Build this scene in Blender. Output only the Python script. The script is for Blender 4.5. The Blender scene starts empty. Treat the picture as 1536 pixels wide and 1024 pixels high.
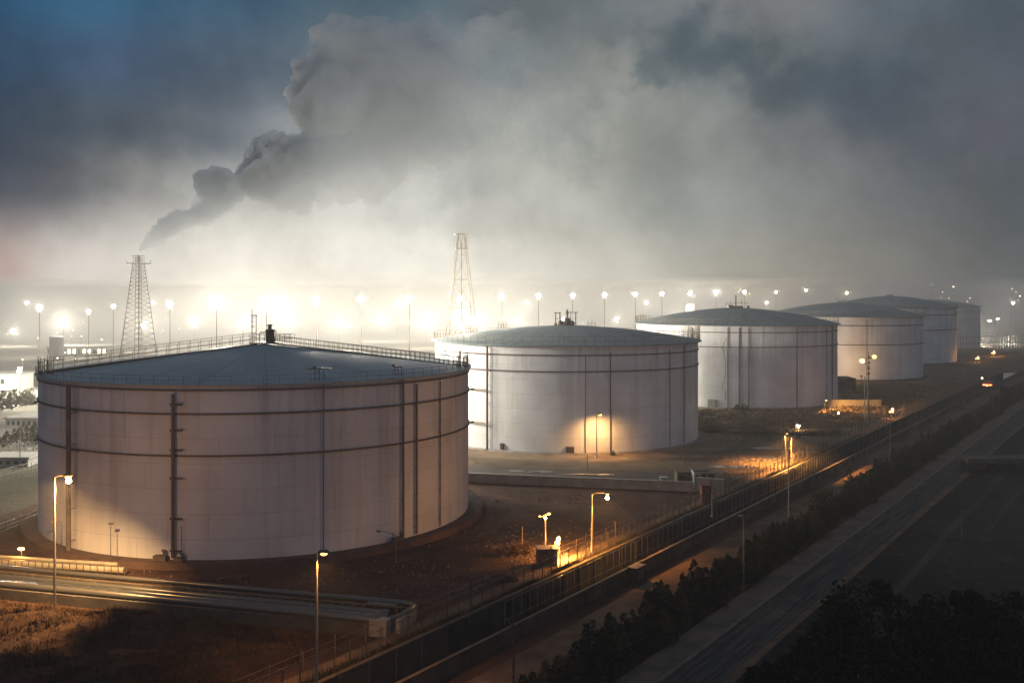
import bpy, math, random
from mathutils import Vector, Matrix, noise
random.seed(7)
R_ = random.Random(11)
PI = math.pi
scene = bpy.context.scene
COL = scene.collection
F, CX, HY, CH = 1493.0, 768.0, 445.0, 26.0        # focal length (photo pixels), centre, horizon, eye height

def at(x, y, Y):
    return Vector(((x - CX) * Y / F, Y, CH - (y - HY) * Y / F))
def G(x, y):
    Y = F * CH / (y - HY)
    return Vector(((x - CX) * Y / F, Y, 0))
SL = 0.66                                          # the road system runs along X = c + SL * Y
def P(c, Y, z=0.0):
    return Vector((c + SL * Y, Y, z))
DIR = Vector((SL, 1, 0)).normalized()
PERP = Vector((1, -SL, 0)).normalized()
RZ = -math.atan(SL)                                # rotation that takes +Y onto DIR

# ------------------------------------------------------------------ materials
MATS = {}
def lin(c):
    return tuple(((v / 255) / 12.92 if v / 255 <= 0.04045 else ((v / 255 + 0.055) / 1.055) ** 2.4) for v in c)
def mat(name, col, rough=0.7, metal=0.0, col2=None, scale=1.0, detail=6, bump=0.0, bscale=None, spec=0.3, stretch=None, lo=0.35, hi=0.65):
    m = bpy.data.materials.new(name); m.use_nodes = True
    nt = m.node_tree; b = nt.nodes['Principled BSDF']
    b.inputs['Roughness'].default_value = rough
    b.inputs['Metallic'].default_value = metal
    b.inputs['Specular IOR Level'].default_value = spec
    b.inputs['Base Color'].default_value = (*col, 1)
    tc = nt.nodes.new('ShaderNodeTexCoord'); vec = tc.outputs['Object']
    if stretch:
        mp = nt.nodes.new('ShaderNodeMapping'); mp.inputs['Scale'].default_value = stretch
        nt.links.new(vec, mp.inputs['Vector']); vec = mp.outputs['Vector']
    if col2:
        n = nt.nodes.new('ShaderNodeTexNoise'); n.inputs['Scale'].default_value = scale; n.inputs['Detail'].default_value = detail
        n.inputs['Roughness'].default_value = 0.62
        nt.links.new(vec, n.inputs['Vector'])
        mr = nt.nodes.new('ShaderNodeMapRange'); mr.inputs['From Min'].default_value = lo; mr.inputs['From Max'].default_value = hi
        nt.links.new(n.outputs['Fac'], mr.inputs['Value'])
        mx = nt.nodes.new('ShaderNodeMix'); mx.data_type = 'RGBA'
        mx.inputs['A'].default_value = (*col, 1); mx.inputs['B'].default_value = (*col2, 1)
        nt.links.new(mr.outputs['Result'], mx.inputs['Factor']); nt.links.new(mx.outputs['Result'], b.inputs['Base Color'])
    if bump:
        n2 = nt.nodes.new('ShaderNodeTexNoise'); n2.inputs['Scale'].default_value = bscale or scale * 3; n2.inputs['Detail'].default_value = 5
        nt.links.new(vec, n2.inputs['Vector'])
        bp = nt.nodes.new('ShaderNodeBump'); bp.inputs['Strength'].default_value = 1.0; bp.inputs['Distance'].default_value = bump
        nt.links.new(n2.outputs['Fac'], bp.inputs['Height']); nt.links.new(bp.outputs['Normal'], b.inputs['Normal'])
    MATS[name] = m
    return m
def emis(name, col, s):
    m = bpy.data.materials.new(name); m.use_nodes = True
    b = m.node_tree.nodes['Principled BSDF']
    b.inputs['Base Color'].default_value = (0.1, 0.1, 0.1, 1)
    b.inputs['Emission Color'].default_value = (*col, 1); b.inputs['Emission Strength'].default_value = s
    m.cycles.emission_sampling = 'NONE'
    MATS[name] = m
    return m

def N(nt, kind, **kw):
    n = nt.nodes.new(kind)
    for k, v in kw.items():
        setattr(n, k, v)
    return n
def mth(nt, op, a, b=None, c=None, clamp=False):
    n = nt.nodes.new('ShaderNodeMath'); n.operation = op; n.use_clamp = clamp
    for i, v in enumerate((a, b, c)):
        if v is None: continue
        if isinstance(v, (int, float)): n.inputs[i].default_value = v
        else: nt.links.new(v, n.inputs[i])
    return n.outputs[0]
def cmix(nt, fac, a, b, blend='MIX'):
    n = nt.nodes.new('ShaderNodeMix'); n.data_type = 'RGBA'; n.blend_type = blend
    for k, v in (('Factor', fac), ('A', a), ('B', b)):
        if isinstance(v, (int, float)): n.inputs[k].default_value = v
        elif isinstance(v, tuple): n.inputs[k].default_value = (*v, 1)
        else: nt.links.new(v, n.inputs[k])
    return n.outputs['Result']
def ramp(nt, v, lo, hi, a=0.0, b=1.0, smooth=True):
    n = nt.nodes.new('ShaderNodeMapRange'); n.interpolation_type = 'SMOOTHSTEP' if smooth else 'LINEAR'
    n.inputs['From Min'].default_value = lo; n.inputs['From Max'].default_value = hi
    n.inputs['To Min'].default_value = a; n.inputs['To Max'].default_value = b
    nt.links.new(v, n.inputs['Value'])
    return n.outputs['Result']
def tex_noise(nt, vec, scale, detail=4, rough=0.55, w=None):
    n = nt.nodes.new('ShaderNodeTexNoise'); n.inputs['Scale'].default_value = scale; n.inputs['Detail'].default_value = detail
    n.inputs['Roughness'].default_value = rough
    if vec is not None: nt.links.new(vec, n.inputs['Vector'])
    return n

# tank shell paint: courses of plates, run-down streaks, patchy fading
def tank_paint(name, base, dirt, seed):
    m = bpy.data.materials.new(name); m.use_nodes = True; nt = m.node_tree; b = nt.nodes['Principled BSDF']
    tc = N(nt, 'ShaderNodeTexCoord'); sep = N(nt, 'ShaderNodeSeparateXYZ'); nt.links.new(tc.outputs['Object'], sep.inputs[0])
    ang = mth(nt, 'ARCTAN2', sep.outputs['X'], sep.outputs['Y'])
    comb = N(nt, 'ShaderNodeCombineXYZ')
    nt.links.new(mth(nt, 'MULTIPLY', ang, 25.0), comb.inputs['X']); nt.links.new(mth(nt, 'MULTIPLY', sep.outputs['Z'], 0.05), comb.inputs['Y'])
    comb.inputs['Z'].default_value = seed
    st = tex_noise(nt, comb.outputs[0], 0.55, 7, 0.7)
    comb2 = N(nt, 'ShaderNodeCombineXYZ')
    nt.links.new(mth(nt, 'MULTIPLY', ang, 25.0), comb2.inputs['X']); nt.links.new(sep.outputs['Z'], comb2.inputs['Y']); comb2.inputs['Z'].default_value = seed
    pt = tex_noise(nt, comb2.outputs[0], 0.16, 5, 0.55)
    zfall = ramp(nt, sep.outputs['Z'], 2.0, 17.0, 0.45, 1.0)
    f1 = mth(nt, 'MULTIPLY', ramp(nt, st.outputs['Fac'], 0.45, 0.75), zfall)
    c1 = cmix(nt, ramp(nt, pt.outputs['Fac'], 0.3, 0.7), base, tuple(v * 0.82 for v in base))
    c2 = cmix(nt, mth(nt, 'MULTIPLY', f1, 0.7), c1, dirt)
    rn = tex_noise(nt, comb.outputs[0], 2.2, 6, 0.75); rs = mth(nt, 'MULTIPLY', ramp(nt, rn.outputs['Fac'], 0.60, 0.72), ramp(nt, sep.outputs['Z'], 9.0, 17.0, 0.1, 1.0))
    c2 = cmix(nt, mth(nt, 'MULTIPLY', rs, 0.45), c2, (0.17, 0.095, 0.06))
    # plate seams
    crs = mth(nt, 'FRACT', mth(nt, 'MULTIPLY', sep.outputs['Z'], 1 / 2.45))
    hl = mth(nt, 'LESS_THAN', crs, 0.022)
    row = mth(nt, 'FLOOR', mth(nt, 'MULTIPLY', sep.outputs['Z'], 1 / 2.45))
    vs = mth(nt, 'FRACT', mth(nt, 'ADD', mth(nt, 'MULTIPLY', ang, 25.0 / 9.0), mth(nt, 'MULTIPLY', row, 0.37)))
    vl = mth(nt, 'LESS_THAN', vs, 0.006)
    seam = mth(nt, 'MAXIMUM', hl, vl)
    c3 = cmix(nt, mth(nt, 'MULTIPLY', seam, 0.34), c2, tuple(v * 0.5 for v in dirt))
    # each plate takes the paint a little differently
    pid = N(nt, 'ShaderNodeCombineXYZ'); nt.links.new(mth(nt, 'FLOOR', mth(nt, 'ADD', mth(nt, 'MULTIPLY', ang, 25.0 / 9.0), mth(nt, 'MULTIPLY', row, 0.37))), pid.inputs['X']); nt.links.new(row, pid.inputs['Y'])
    wn = N(nt, 'ShaderNodeTexWhiteNoise'); wn.noise_dimensions = '2D'; nt.links.new(pid.outputs[0], wn.inputs['Vector'])
    c4 = cmix(nt, mth(nt, 'MULTIPLY', wn.outputs['Value'], 0.10), c3, dirt)
    nt.links.new(c4, b.inputs['Base Color'])
    b.inputs['Roughness'].default_value = 0.55; b.inputs['Specular IOR Level'].default_value = 0.25
    bn = tex_noise(nt, comb2.outputs[0], 0.5, 3)
    bp = N(nt, 'ShaderNodeBump'); bp.inputs['Distance'].default_value = 0.05
    nt.links.new(bn.outputs['Fac'], bp.inputs['Height']); nt.links.new(bp.outputs['Normal'], b.inputs['Normal'])
    MATS[name] = m
    return m
def roof_paint(name, base, dirt, seams):
    m = bpy.data.materials.new(name); m.use_nodes = True; nt = m.node_tree; b = nt.nodes['Principled BSDF']
    tc = N(nt, 'ShaderNodeTexCoord'); sep = N(nt, 'ShaderNodeSeparateXYZ'); nt.links.new(tc.outputs['Object'], sep.inputs[0])
    ang = mth(nt, 'ARCTAN2', sep.outputs['X'], sep.outputs['Y'])
    rad = mth(nt, 'SQRT', mth(nt, 'ADD', mth(nt, 'MULTIPLY', sep.outputs['X'], sep.outputs['X']), mth(nt, 'MULTIPLY', sep.outputs['Y'], sep.outputs['Y'])))
    comb = N(nt, 'ShaderNodeCombineXYZ'); nt.links.new(mth(nt, 'MULTIPLY', ang, 14.0), comb.inputs['X']); nt.links.new(mth(nt, 'MULTIPLY', rad, 0.05), comb.inputs['Y'])
    st = tex_noise(nt, comb.outputs[0], 1.6, 6, 0.7)
    pt = tex_noise(nt, tc.outputs['Object'], 0.25, 6, 0.6)
    f = mth(nt, 'MULTIPLY', ramp(nt, st.outputs['Fac'], 0.4, 0.7), ramp(nt, pt.outputs['Fac'], 0.3, 0.7))
    c = cmix(nt, f, base, dirt)
    fr = mth(nt, 'FRACT', mth(nt, 'MULTIPLY', ang, seams / (2 * PI)))
    ring = mth(nt, 'FRACT', mth(nt, 'MULTIPLY', rad, 1 / 4.6))
    sl = mth(nt, 'MAXIMUM', mth(nt, 'LESS_THAN', fr, 0.05), mth(nt, 'LESS_THAN', ring, 0.02))
    c = cmix(nt, mth(nt, 'MULTIPLY', sl, 0.4), c, tuple(v * 0.4 for v in dirt))
    nt.links.new(c, b.inputs['Base Color']); b.inputs['Roughness'].default_value = 0.6; b.inputs['Specular IOR Level'].default_value = 0.2
    MATS[name] = m
    return m

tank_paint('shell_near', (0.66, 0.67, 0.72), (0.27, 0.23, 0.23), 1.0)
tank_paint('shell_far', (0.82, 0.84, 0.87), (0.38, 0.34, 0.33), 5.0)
roof_paint('roof_near', (0.27, 0.35, 0.40), (0.18, 0.235, 0.275), 24)
roof_paint('roof_far', (0.22, 0.27, 0.29), (0.09, 0.12, 0.135), 60)
mat('dark_steel', (0.07, 0.06, 0.06), 0.5, 0.4, (0.13, 0.08, 0.06), 1.5)
mat('rust_steel', (0.17, 0.13, 0.125), 0.65, 0.1, (0.09, 0.07, 0.07), 2.0)
mat('rail_steel', (0.16, 0.13, 0.10), 0.5, 0.4, (0.25, 0.2, 0.15), 1.2)
mat('pale_pipe', (0.48, 0.44, 0.36), 0.5, 0.1, (0.3, 0.26, 0.2), 0.8)
mat('galvanised', (0.32, 0.32, 0.31), 0.4, 0.6, (0.22, 0.21, 0.2), 2.0)
mat('pole_paint', (0.34, 0.30, 0.25), 0.5, 0.2, (0.22, 0.19, 0.16), 1.5)
mat('dark_pole', (0.12, 0.11, 0.105), 0.5, 0.3, (0.06, 0.055, 0.05), 1.5)
mat('concrete', (0.33, 0.31, 0.28), 0.85, 0, (0.2, 0.18, 0.165), 0.6, bump=0.03, bscale=4)
mat('dark_concrete', (0.10, 0.086, 0.076), 0.9, 0, (0.05, 0.044, 0.042), 0.5, bump=0.03, bscale=3)
mat('dark_coping', (0.12, 0.095, 0.075), 0.85, 0, (0.06, 0.05, 0.042), 0.8)
mat('brown_concrete', (0.17, 0.115, 0.080), 0.9, 0, (0.075, 0.055, 0.042), 0.4, bump=0.03, bscale=3)
mat('canal_wall', (0.045, 0.048, 0.060), 0.9, 0, (0.022, 0.024, 0.032), 0.5, bump=0.03, bscale=3)
mat('white_concrete', (0.36, 0.36, 0.34), 0.85, 0, (0.22, 0.215, 0.20), 0.5)
mat('brick_ring', (0.12, 0.07, 0.055), 0.9, 0, (0.07, 0.045, 0.04), 0.7)
mat('wet_steel', (0.10, 0.11, 0.12), 0.22, 0.7, (0.17, 0.17, 0.17), 0.9, spec=0.5)
mat('lagged_pipe', (0.13, 0.12, 0.11), 0.30, 0.5, (0.11, 0.11, 0.11), 0.9, spec=0.5)
mat('red_paint', (0.10, 0.02, 0.018), 0.6, 0, (0.12, 0.03, 0.028), 1.2)
mat('box_paint', (0.13, 0.105, 0.075), 0.7, 0, (0.07, 0.06, 0.05), 1.4)
mat('glass_dark', (0.03, 0.035, 0.04), 0.15, 0, spec=0.6)
mat('white_wall', (0.75, 0.74, 0.70), 0.7, 0, (0.6, 0.58, 0.53), 0.4)
mat('grey_wall', (0.34, 0.34, 0.32), 0.8, 0, (0.25, 0.25, 0.24), 0.3)
mat('soil', (0.10, 0.052, 0.037), 0.95, 0, (0.042, 0.024, 0.020), 0.13, 10, bump=0.25, bscale=0.9, spec=0.1)
mat('asphalt', (0.075, 0.062, 0.054), 0.8, 0, (0.028, 0.028, 0.031), 0.22, 9, bump=0.02, bscale=5, spec=0.25)
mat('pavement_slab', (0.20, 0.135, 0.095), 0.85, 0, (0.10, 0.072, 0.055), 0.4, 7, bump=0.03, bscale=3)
mat('kerb_stone', (0.24, 0.175, 0.13), 0.85, 0, (0.14, 0.105, 0.082), 0.9, 5)
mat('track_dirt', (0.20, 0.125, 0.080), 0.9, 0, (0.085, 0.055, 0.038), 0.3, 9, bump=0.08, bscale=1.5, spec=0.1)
mat('dim_track', (0.034, 0.029, 0.027), 0.9, 0, (0.016, 0.015, 0.016), 0.5, 7)
mat('leaf_dark', (0.022, 0.030, 0.017), 0.7, 0, (0.050, 0.042, 0.022), 0.5, spec=0.2)
mat('leaf_brown', (0.12, 0.078, 0.036), 0.75, 0, (0.03, 0.036, 0.018), 0.5, spec=0.2)
mat('leaf_near', (0.008, 0.015, 0.007), 0.7, 0, (0.004, 0.007, 0.004), 0.4, spec=0.1)
mat('leaf_dry', (0.13, 0.075, 0.038), 0.85, 0, (0.03, 0.018, 0.011), 0.5, 5, spec=0.1)
mat('bark', (0.05, 0.038, 0.028), 0.9, 0, (0.03, 0.024, 0.018), 3)
mat('rubber', (0.02, 0.02, 0.02), 0.8)
mat('car_paint', (0.04, 0.045, 0.06), 0.35, 0.2, spec=0.5)
mat('canal_water', (0.008, 0.014, 0.026), 0.12, 0, spec=0.5, bump=0.02, bscale=1.2)
emis('sodium_lens', (1.0, 0.52, 0.15), 4)
emis('sodium_dim', (1.0, 0.55, 0.18), 14)
emis('white_lens', (1.0, 0.88, 0.66), 12)
emis('warm_lens', (1.0, 0.70, 0.34), 7)
emis('far_lens', (1.0, 0.82, 0.55), 5)
emis('lit_window', (1.0, 0.88, 0.68), 2.2)
emis('tail_lens', (1.0, 0.16, 0.04), 10)

# ------------------------------------------------------------------ mesh helper
class MB:
    def __init__(s): s.v = []; s.f = []
    def box(s, c, size, rz=0.0, M=None):
        c = Vector(c); hx, hy, hz = size[0] / 2, size[1] / 2, size[2] / 2
        rot = M or Matrix.Rotation(rz, 3, 'Z'); b = len(s.v)
        for z in (-hz, hz):
            for x, y in ((-hx, -hy), (hx, -hy), (hx, hy), (-hx, hy)):
                s.v.append(c + rot @ Vector((x, y, z)))
        s.f += [(b, b+3, b+2, b+1), (b+4, b+5, b+6, b+7)] + [(b+i, b+(i+1) % 4, b+4+(i+1) % 4, b+4+i) for i in range(4)]
        return s
    def bar(s, p, q, r, n=6, r2=None):
        return s.tube([p, q], r, n, r2=r2)
    def tube(s, pts, r, n=8, closed=False, r2=None, cap=True):
        pts = [Vector(p) for p in pts]; b = len(s.v); L = len(pts)
        for i, p in enumerate(pts):
            if closed: t = pts[(i+1) % L] - pts[i-1]
            else: t = pts[min(i+1, L-1)] - pts[max(i-1, 0)]
            t.normalize()
            up = Vector((0, 0, 1)) if abs(t.z) < 0.95 else Vector((1, 0, 0))
            a = t.cross(up).normalized(); c = a.cross(t)
            rr = r if r2 is None else r + (r2 - r) * i / (L - 1)
            for k in range(n):
                w = 2 * PI * (k + 0.5) / n
                s.v.append(p + a * math.cos(w) * rr + c * math.sin(w) * rr)
        for i in range(L if closed else L - 1):
            for k in range(n):
                a0 = b + i * n + k; a1 = b + i * n + (k+1) % n
                j = (i+1) % L
                s.f.append((a0, a1, b + j * n + (k+1) % n, b + j * n + k))
        if not closed and cap:
            s.f.append(tuple(b + k for k in reversed(range(n)))); s.f.append(tuple(b + (L-1) * n + k for k in range(n)))
        return s
    def lathe(s, prof, n=48, c=(0, 0, 0), a0=0.0, a1=2*PI):
        b = len(s.v); m = len(prof); full = abs(a1 - a0 - 2*PI) < 1e-6
        cols = n if full else n + 1
        for i in range(cols):
            w = a0 + (a1 - a0) * i / n
            for r, z in prof:
                s.v.append(Vector((c[0] + r * math.sin(w), c[1] + r * math.cos(w), c[2] + z)))
        for i in range(n):
            j = (i+1) % cols
            for k in range(m-1):
                s.f.append((b+i*m+k, b+i*m+k+1, b+j*m+k+1, b+j*m+k))
        return s
    def quad(s, a, b, c, d):
        n = len(s.v); s.v += [Vector(p) for p in (a, b, c, d)]; s.f.append((n, n+1, n+2, n+3)); return s
    def ball(s, c, r, n=8, sz=1.0):
        return s.lathe([(max(r * math.sin(PI * k / n), 1e-4), -r * sz * math.cos(PI * k / n)) for k in range(n+1)], n * 2, c)
    def build(s, name, m, parent=None, smooth=False, loc=None):
        me = bpy.data.meshes.new(name); me.from_pydata([tuple(v) for v in s.v], [], s.f); me.update()
        if smooth:
            me.polygons.foreach_set('use_smooth', [True] * len(me.polygons))
        me.materials.append(MATS[m] if isinstance(m, str) else m)
        o = bpy.data.objects.new(name, me); COL.objects.link(o)
        if parent: o.parent = parent
        if loc is not None: o.location = loc
        return o
def smooth_by_angle(o, deg=40):
    bm_ok = o.data
    bm_ok.polygons.foreach_set('use_smooth', [True] * len(bm_ok.polygons))
    try: bm_ok.set_sharp_from_angle(angle=math.radians(deg))
    except Exception: pass

def tag(o, label, cat, group=None):
    o['label'] = label; o['category'] = cat
    if group: o['group'] = group
    return o
def struct(o): o['kind'] = 'structure'; return o
def thing(name, label, cat, loc=(0, 0, 0), rz=0.0, group=None):
    o = bpy.data.objects.new(name, None); o.empty_display_size = 0.5; COL.objects.link(o)
    o.location = loc; o.rotation_euler = (0, 0, rz)
    return tag(o, label, cat, group)
def dup(root, loc, rz=None, label=None, group=None, scale=None):
    r = root.copy(); COL.objects.link(r); r.location = loc
    if rz is not None: r.rotation_euler = (0, 0, rz)
    if scale is not None: r.scale = scale
    if label: r['label'] = label
    if group: r['group'] = group
    for ch in list(root.children):
        c = ch.copy(); COL.objects.link(c); c.parent = r
        for g in list(ch.children):
            d = g.copy(); COL.objects.link(d); d.parent = c
    return r
def lamp(parent, loc, power, col, radius=0.25, spot=None, target=None, blend=0.4):
    L = bpy.data.lights.new('lamp_light', 'SPOT' if spot else 'POINT'); L.energy = power; L.color = col
    L.shadow_soft_size = radius
    if spot: L.spot_size = math.radians(spot); L.spot_blend = blend
    o = bpy.data.objects.new('lamp_light', L); COL.objects.link(o); o.parent = parent; o.location = loc
    o.visible_camera = True
    if target is not None:
        wl = parent.matrix_basis @ Vector(loc)
        d = Vector(target) - wl
        q = d.to_track_quat('-Z', 'Y'); o.rotation_euler = (parent.matrix_basis.to_quaternion().inverted() @ q).to_euler()
    return o
SODIUM = (1.0, 0.43, 0.09); WARM = (1.0, 0.90, 0.72); WHITE = (1.0, 0.90, 0.72)

# ------------------------------------------------------------------ camera
cam_d = bpy.data.cameras.new('camera'); cam = bpy.data.objects.new('camera', cam_d); COL.objects.link(cam)
cam_d.sensor_width = 36.0; cam_d.lens = F / 1536 * 36.0
cam.location = (0, 0, CH); cam.rotation_euler = (PI / 2, 0, 0)
cam_d.shift_y = -(512 - HY) / 1536.0
cam_d.clip_start = 0.5; cam_d.clip_end = 12000
scene.camera = cam

# ------------------------------------------------------------------ ground and roads
def ground_material():
    m = bpy.data.materials.new('ground_soil'); m.use_nodes = True; nt = m.node_tree; b = nt.nodes['Principled BSDF']
    tc = N(nt, 'ShaderNodeTexCoord'); pos = tc.outputs['Object']
    sep = N(nt, 'ShaderNodeSeparateXYZ'); nt.links.new(pos, sep.inputs[0])
    n1 = tex_noise(nt, pos, 0.07, 8, 0.65); n2 = tex_noise(nt, pos, 0.5, 10, 0.7); n3 = tex_noise(nt, pos, 0.02, 5, 0.55)
    red = cmix(nt, ramp(nt, n1.outputs['Fac'], 0.35, 0.65), (0.100, 0.050, 0.035), (0.042, 0.024, 0.020))
    grey = cmix(nt, ramp(nt, n1.outputs['Fac'], 0.35, 0.65), (0.17, 0.135, 0.095), (0.085, 0.066, 0.050))
    grass = cmix(nt, ramp(nt, n3.outputs['Fac'], 0.4, 0.6), (0.010, 0.012, 0.014), (0.024, 0.021, 0.019))
    far = ramp(nt, mth(nt, 'ADD', sep.outputs['Y'], mth(nt, 'MULTIPLY', n3.outputs['Fac'], 30)), 150, 175)
    c = cmix(nt, far, red, grey)
    # right of the road: dark rough grass
    cc = mth(nt, 'SUBTRACT', sep.outputs['X'], mth(nt, 'MULTIPLY', sep.outputs['Y'], SL))
    rt = ramp(nt, mth(nt, 'ADD', cc, mth(nt, 'MULTIPLY', n2.outputs['Fac'], 3)), -31.0, -28.0)
    c = cmix(nt, rt, c, grass)
    # left background: greenish waste ground
    lf = mth(nt, 'MULTIPLY', ramp(nt, sep.outputs['X'], -50, -62), ramp(nt, sep.outputs['Y'], 112, 124))
    green = cmix(nt, ramp(nt, n1.outputs['Fac'], 0.4, 0.6), (0.055, 0.057, 0.042), (0.10, 0.094, 0.072))
    c = cmix(nt, lf, c, green)
    # brightness put into the far ground's colour, softening the horizon against the glow
    yard = mth(nt, 'MULTIPLY', ramp(nt, mth(nt, 'ADD', mth(nt, 'SUBTRACT', sep.outputs['Y'], mth(nt, 'MULTIPLY', sep.outputs['X'], 1.1)), mth(nt, 'MULTIPLY', n3.outputs['Fac'], 80)), 260, 330), ramp(nt, n1.outputs['Fac'], 0.3, 0.6, 1.0, 0.7))
    c = cmix(nt, yard, c, (0.24, 0.225, 0.20))
    # stones and fine litter
    c = cmix(nt, mth(nt, 'MULTIPLY', ramp(nt, n2.outputs['Fac'], 0.52, 0.72), 0.45), c, (0.15, 0.10, 0.07))
    c = cmix(nt, mth(nt, 'MULTIPLY', ramp(nt, n2.outputs['Fac'], 0.45, 0.25), 0.5), c, (0.03, 0.022, 0.02))
    nt.links.new(c, b.inputs['Base Color']); b.inputs['Roughness'].default_value = 0.95; b.inputs['Specular IOR Level'].default_value = 0.12
    bn = tex_noise(nt, pos, 1.1, 9, 0.65); bp = N(nt, 'ShaderNodeBump'); bp.inputs['Distance'].default_value = 0.35
    nt.links.new(bn.outputs['Fac'], bp.inputs['Height']); nt.links.new(bp.outputs['Normal'], b.inputs['Normal'])
    MATS['ground_soil'] = m
def road_material():
    m = bpy.data.materials.new('worn_asphalt'); m.use_nodes = True; nt = m.node_tree; b = nt.nodes['Principled BSDF']
    tc = N(nt, 'ShaderNodeTexCoord'); sep = N(nt, 'ShaderNodeSeparateXYZ'); nt.links.new(tc.outputs['Object'], sep.inputs[0])
    c = mth(nt, 'SUBTRACT', sep.outputs['X'], mth(nt, 'MULTIPLY', sep.outputs['Y'], SL))
    cb = N(nt, 'ShaderNodeCombineXYZ'); nt.links.new(c, cb.inputs['X']); nt.links.new(mth(nt, 'MULTIPLY', sep.outputs['Y'], 0.07), cb.inputs['Y'])
    st = tex_noise(nt, cb.outputs[0], 1.7, 8, 0.65); pt = tex_noise(nt, tc.outputs['Object'], 0.3, 8, 0.7); fn = tex_noise(nt, tc.outputs['Object'], 6.0, 4, 0.6)
    col = cmix(nt, ramp(nt, st.outputs['Fac'], 0.38, 0.62), (0.030, 0.029, 0.031), (0.105, 0.082, 0.068))
    col = cmix(nt, mth(nt, 'MULTIPLY', ramp(nt, pt.outputs['Fac'], 0.50, 0.60), 0.7), col, (0.045, 0.040, 0.038))
    col = cmix(nt, mth(nt, 'MULTIPLY', ramp(nt, pt.outputs['Fac'], 0.42, 0.34), 0.6), col, (0.15, 0.115, 0.09))
    seam = mth(nt, 'LESS_THAN', mth(nt, 'ABSOLUTE', mth(nt, 'ADD', c, mth(nt, 'ADD', 31.35, mth(nt, 'MULTIPLY', pt.outputs['Fac'], 0.25)))), 0.07)
    seam2 = mth(nt, 'LESS_THAN', mth(nt, 'FRACT', mth(nt, 'MULTIPLY', sep.outputs['Y'], 0.045)), 0.006)
    col = cmix(nt, mth(nt, 'MULTIPLY', mth(nt, 'MAXIMUM', seam, seam2), 0.8), col, (0.012, 0.012, 0.012))
    nt.links.new(col, b.inputs['Base Color']); b.inputs['Roughness'].default_value = 0.85; b.inputs['Specular IOR Level'].default_value = 0.2
    bp = N(nt, 'ShaderNodeBump'); bp.inputs['Distance'].default_value = 0.03; nt.links.new(fn.outputs['Fac'], bp.inputs['Height']); nt.links.new(bp.outputs['Normal'], b.inputs['Normal'])
    MATS['worn_asphalt'] = m
road_material()
ground_material()
CL, CR, CZ, CEND = -56.6, -49.9, -2.6, 340.0       # canal edges, floor level, far end
g = MB(); BIG = 3000
YS = [-150, 40, 70, 100, 130, 170, 220, 280, CEND]
for i in range(len(YS) - 1):
    a, b_ = YS[i], YS[i+1]
    g.quad((-BIG, a, 0), P(CL, a), P(CL, b_), (-BIG, b_, 0))
    g.quad(P(CR, a), (BIG, a, 0), (BIG, b_, 0), P(CR, b_))
g.quad((-BIG, CEND, 0), (BIG, CEND, 0), (BIG, BIG, 0), (-BIG, BIG, 0))
g.quad((-BIG, -900, 0), (BIG, -900, 0), (BIG, -150, 0), (-BIG, -150, 0))
struct(g.build('ground', 'ground_soil'))
w = MB(); w.quad(P(CL, -150, CZ), P(CR, -150, CZ), P(CR, CEND, CZ), P(CL, CEND, CZ))
struct(w.build('water', 'canal_water'))

def strip(name, c0, c1, y0, y1, z, m, seg=24, top_only=True, wob=0.0):
    b = MB(); rows = []
    for i in range(seg + 1):
        Y = y0 + (y1 - y0) * i / seg
        wl = wob * noise.noise(Vector((Y * 0.06, c0, 0))); wr = wob * noise.noise(Vector((Y * 0.06, c1, 5)))
        rows.append((P(c0 + wl, Y, z), P(c1 + wr, Y, z)))
    for i in range(seg):
        if top_only: b.quad(rows[i][0], rows[i][1], rows[i+1][1], rows[i+1][0])
        else:
            a0, a1 = rows[i]; b0, b1 = rows[i+1]; lo = Vector((0, 0, -z - 0.05))
            b.quad(a0, a1, b1, b0); b.quad(a0 + lo, a0, b0, b0 + lo); b.quad(a1, a1 + lo, b1 + lo, b1)
    if not top_only:
        a0, a1 = rows[0]; b.quad(a0 + lo, a1 + lo, a1, a0)
    return struct(b.build(name, m))
strip('road', -34.2, -30.2, 20, 900, 0.010, 'worn_asphalt', 60, wob=0.25)
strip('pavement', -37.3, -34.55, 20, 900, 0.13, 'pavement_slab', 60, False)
strip('kerb', -34.548, -34.2, 20, 900, 0.17, 'kerb_stone', 60, False)
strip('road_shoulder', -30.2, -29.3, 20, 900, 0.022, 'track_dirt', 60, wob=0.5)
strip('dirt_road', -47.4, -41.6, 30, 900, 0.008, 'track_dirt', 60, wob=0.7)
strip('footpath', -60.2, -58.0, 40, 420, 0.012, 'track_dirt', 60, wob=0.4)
strip('track', -24.6, -23.8, 60, 190, 0.010, 'dim_track', 30, wob=0.8)
strip('verge_path', -20.3, -19.8, 110, 150, 0.014, 'dim_track', 20, wob=0.4)

# ------------------------------------------------------------------ storage tanks
def hit(T, px):
    """angle (about the tank axis, from +Y towards +X) of the near wall point seen at photo column px"""
    cx, cy, R = T; s = (px - CX) / F
    A = 1 + s * s; B = -2 * (cx * s + cy); C = cx * cx + cy * cy - R * R
    D = max(B * B - 4 * A * C, 0); y = (-B - math.sqrt(D)) / (2 * A)
    return math.atan2(s * y - cx, y - cy)
def rail_ring(mb, R, z0, a0, a1, h, n, step=0.04, mids=2, r=0.03):
    pts = [Vector((R * math.sin(a), R * math.cos(a), z0)) for a in [a0 + (a1 - a0) * i / n for i in range(n + 1)]]
    full = abs(a1 - a0 - 2 * PI) < 1e-6
    for k in range(1, mids + 1):
        mb.tube([p + Vector((0, 0, h * k / mids)) for p in (pts[:-1] if full else pts)], r, 4, closed=full)
    for p in pts[:-1] if full else pts: mb.bar(p, p + Vector((0, 0, h)), r * 1.1, 4)
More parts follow.
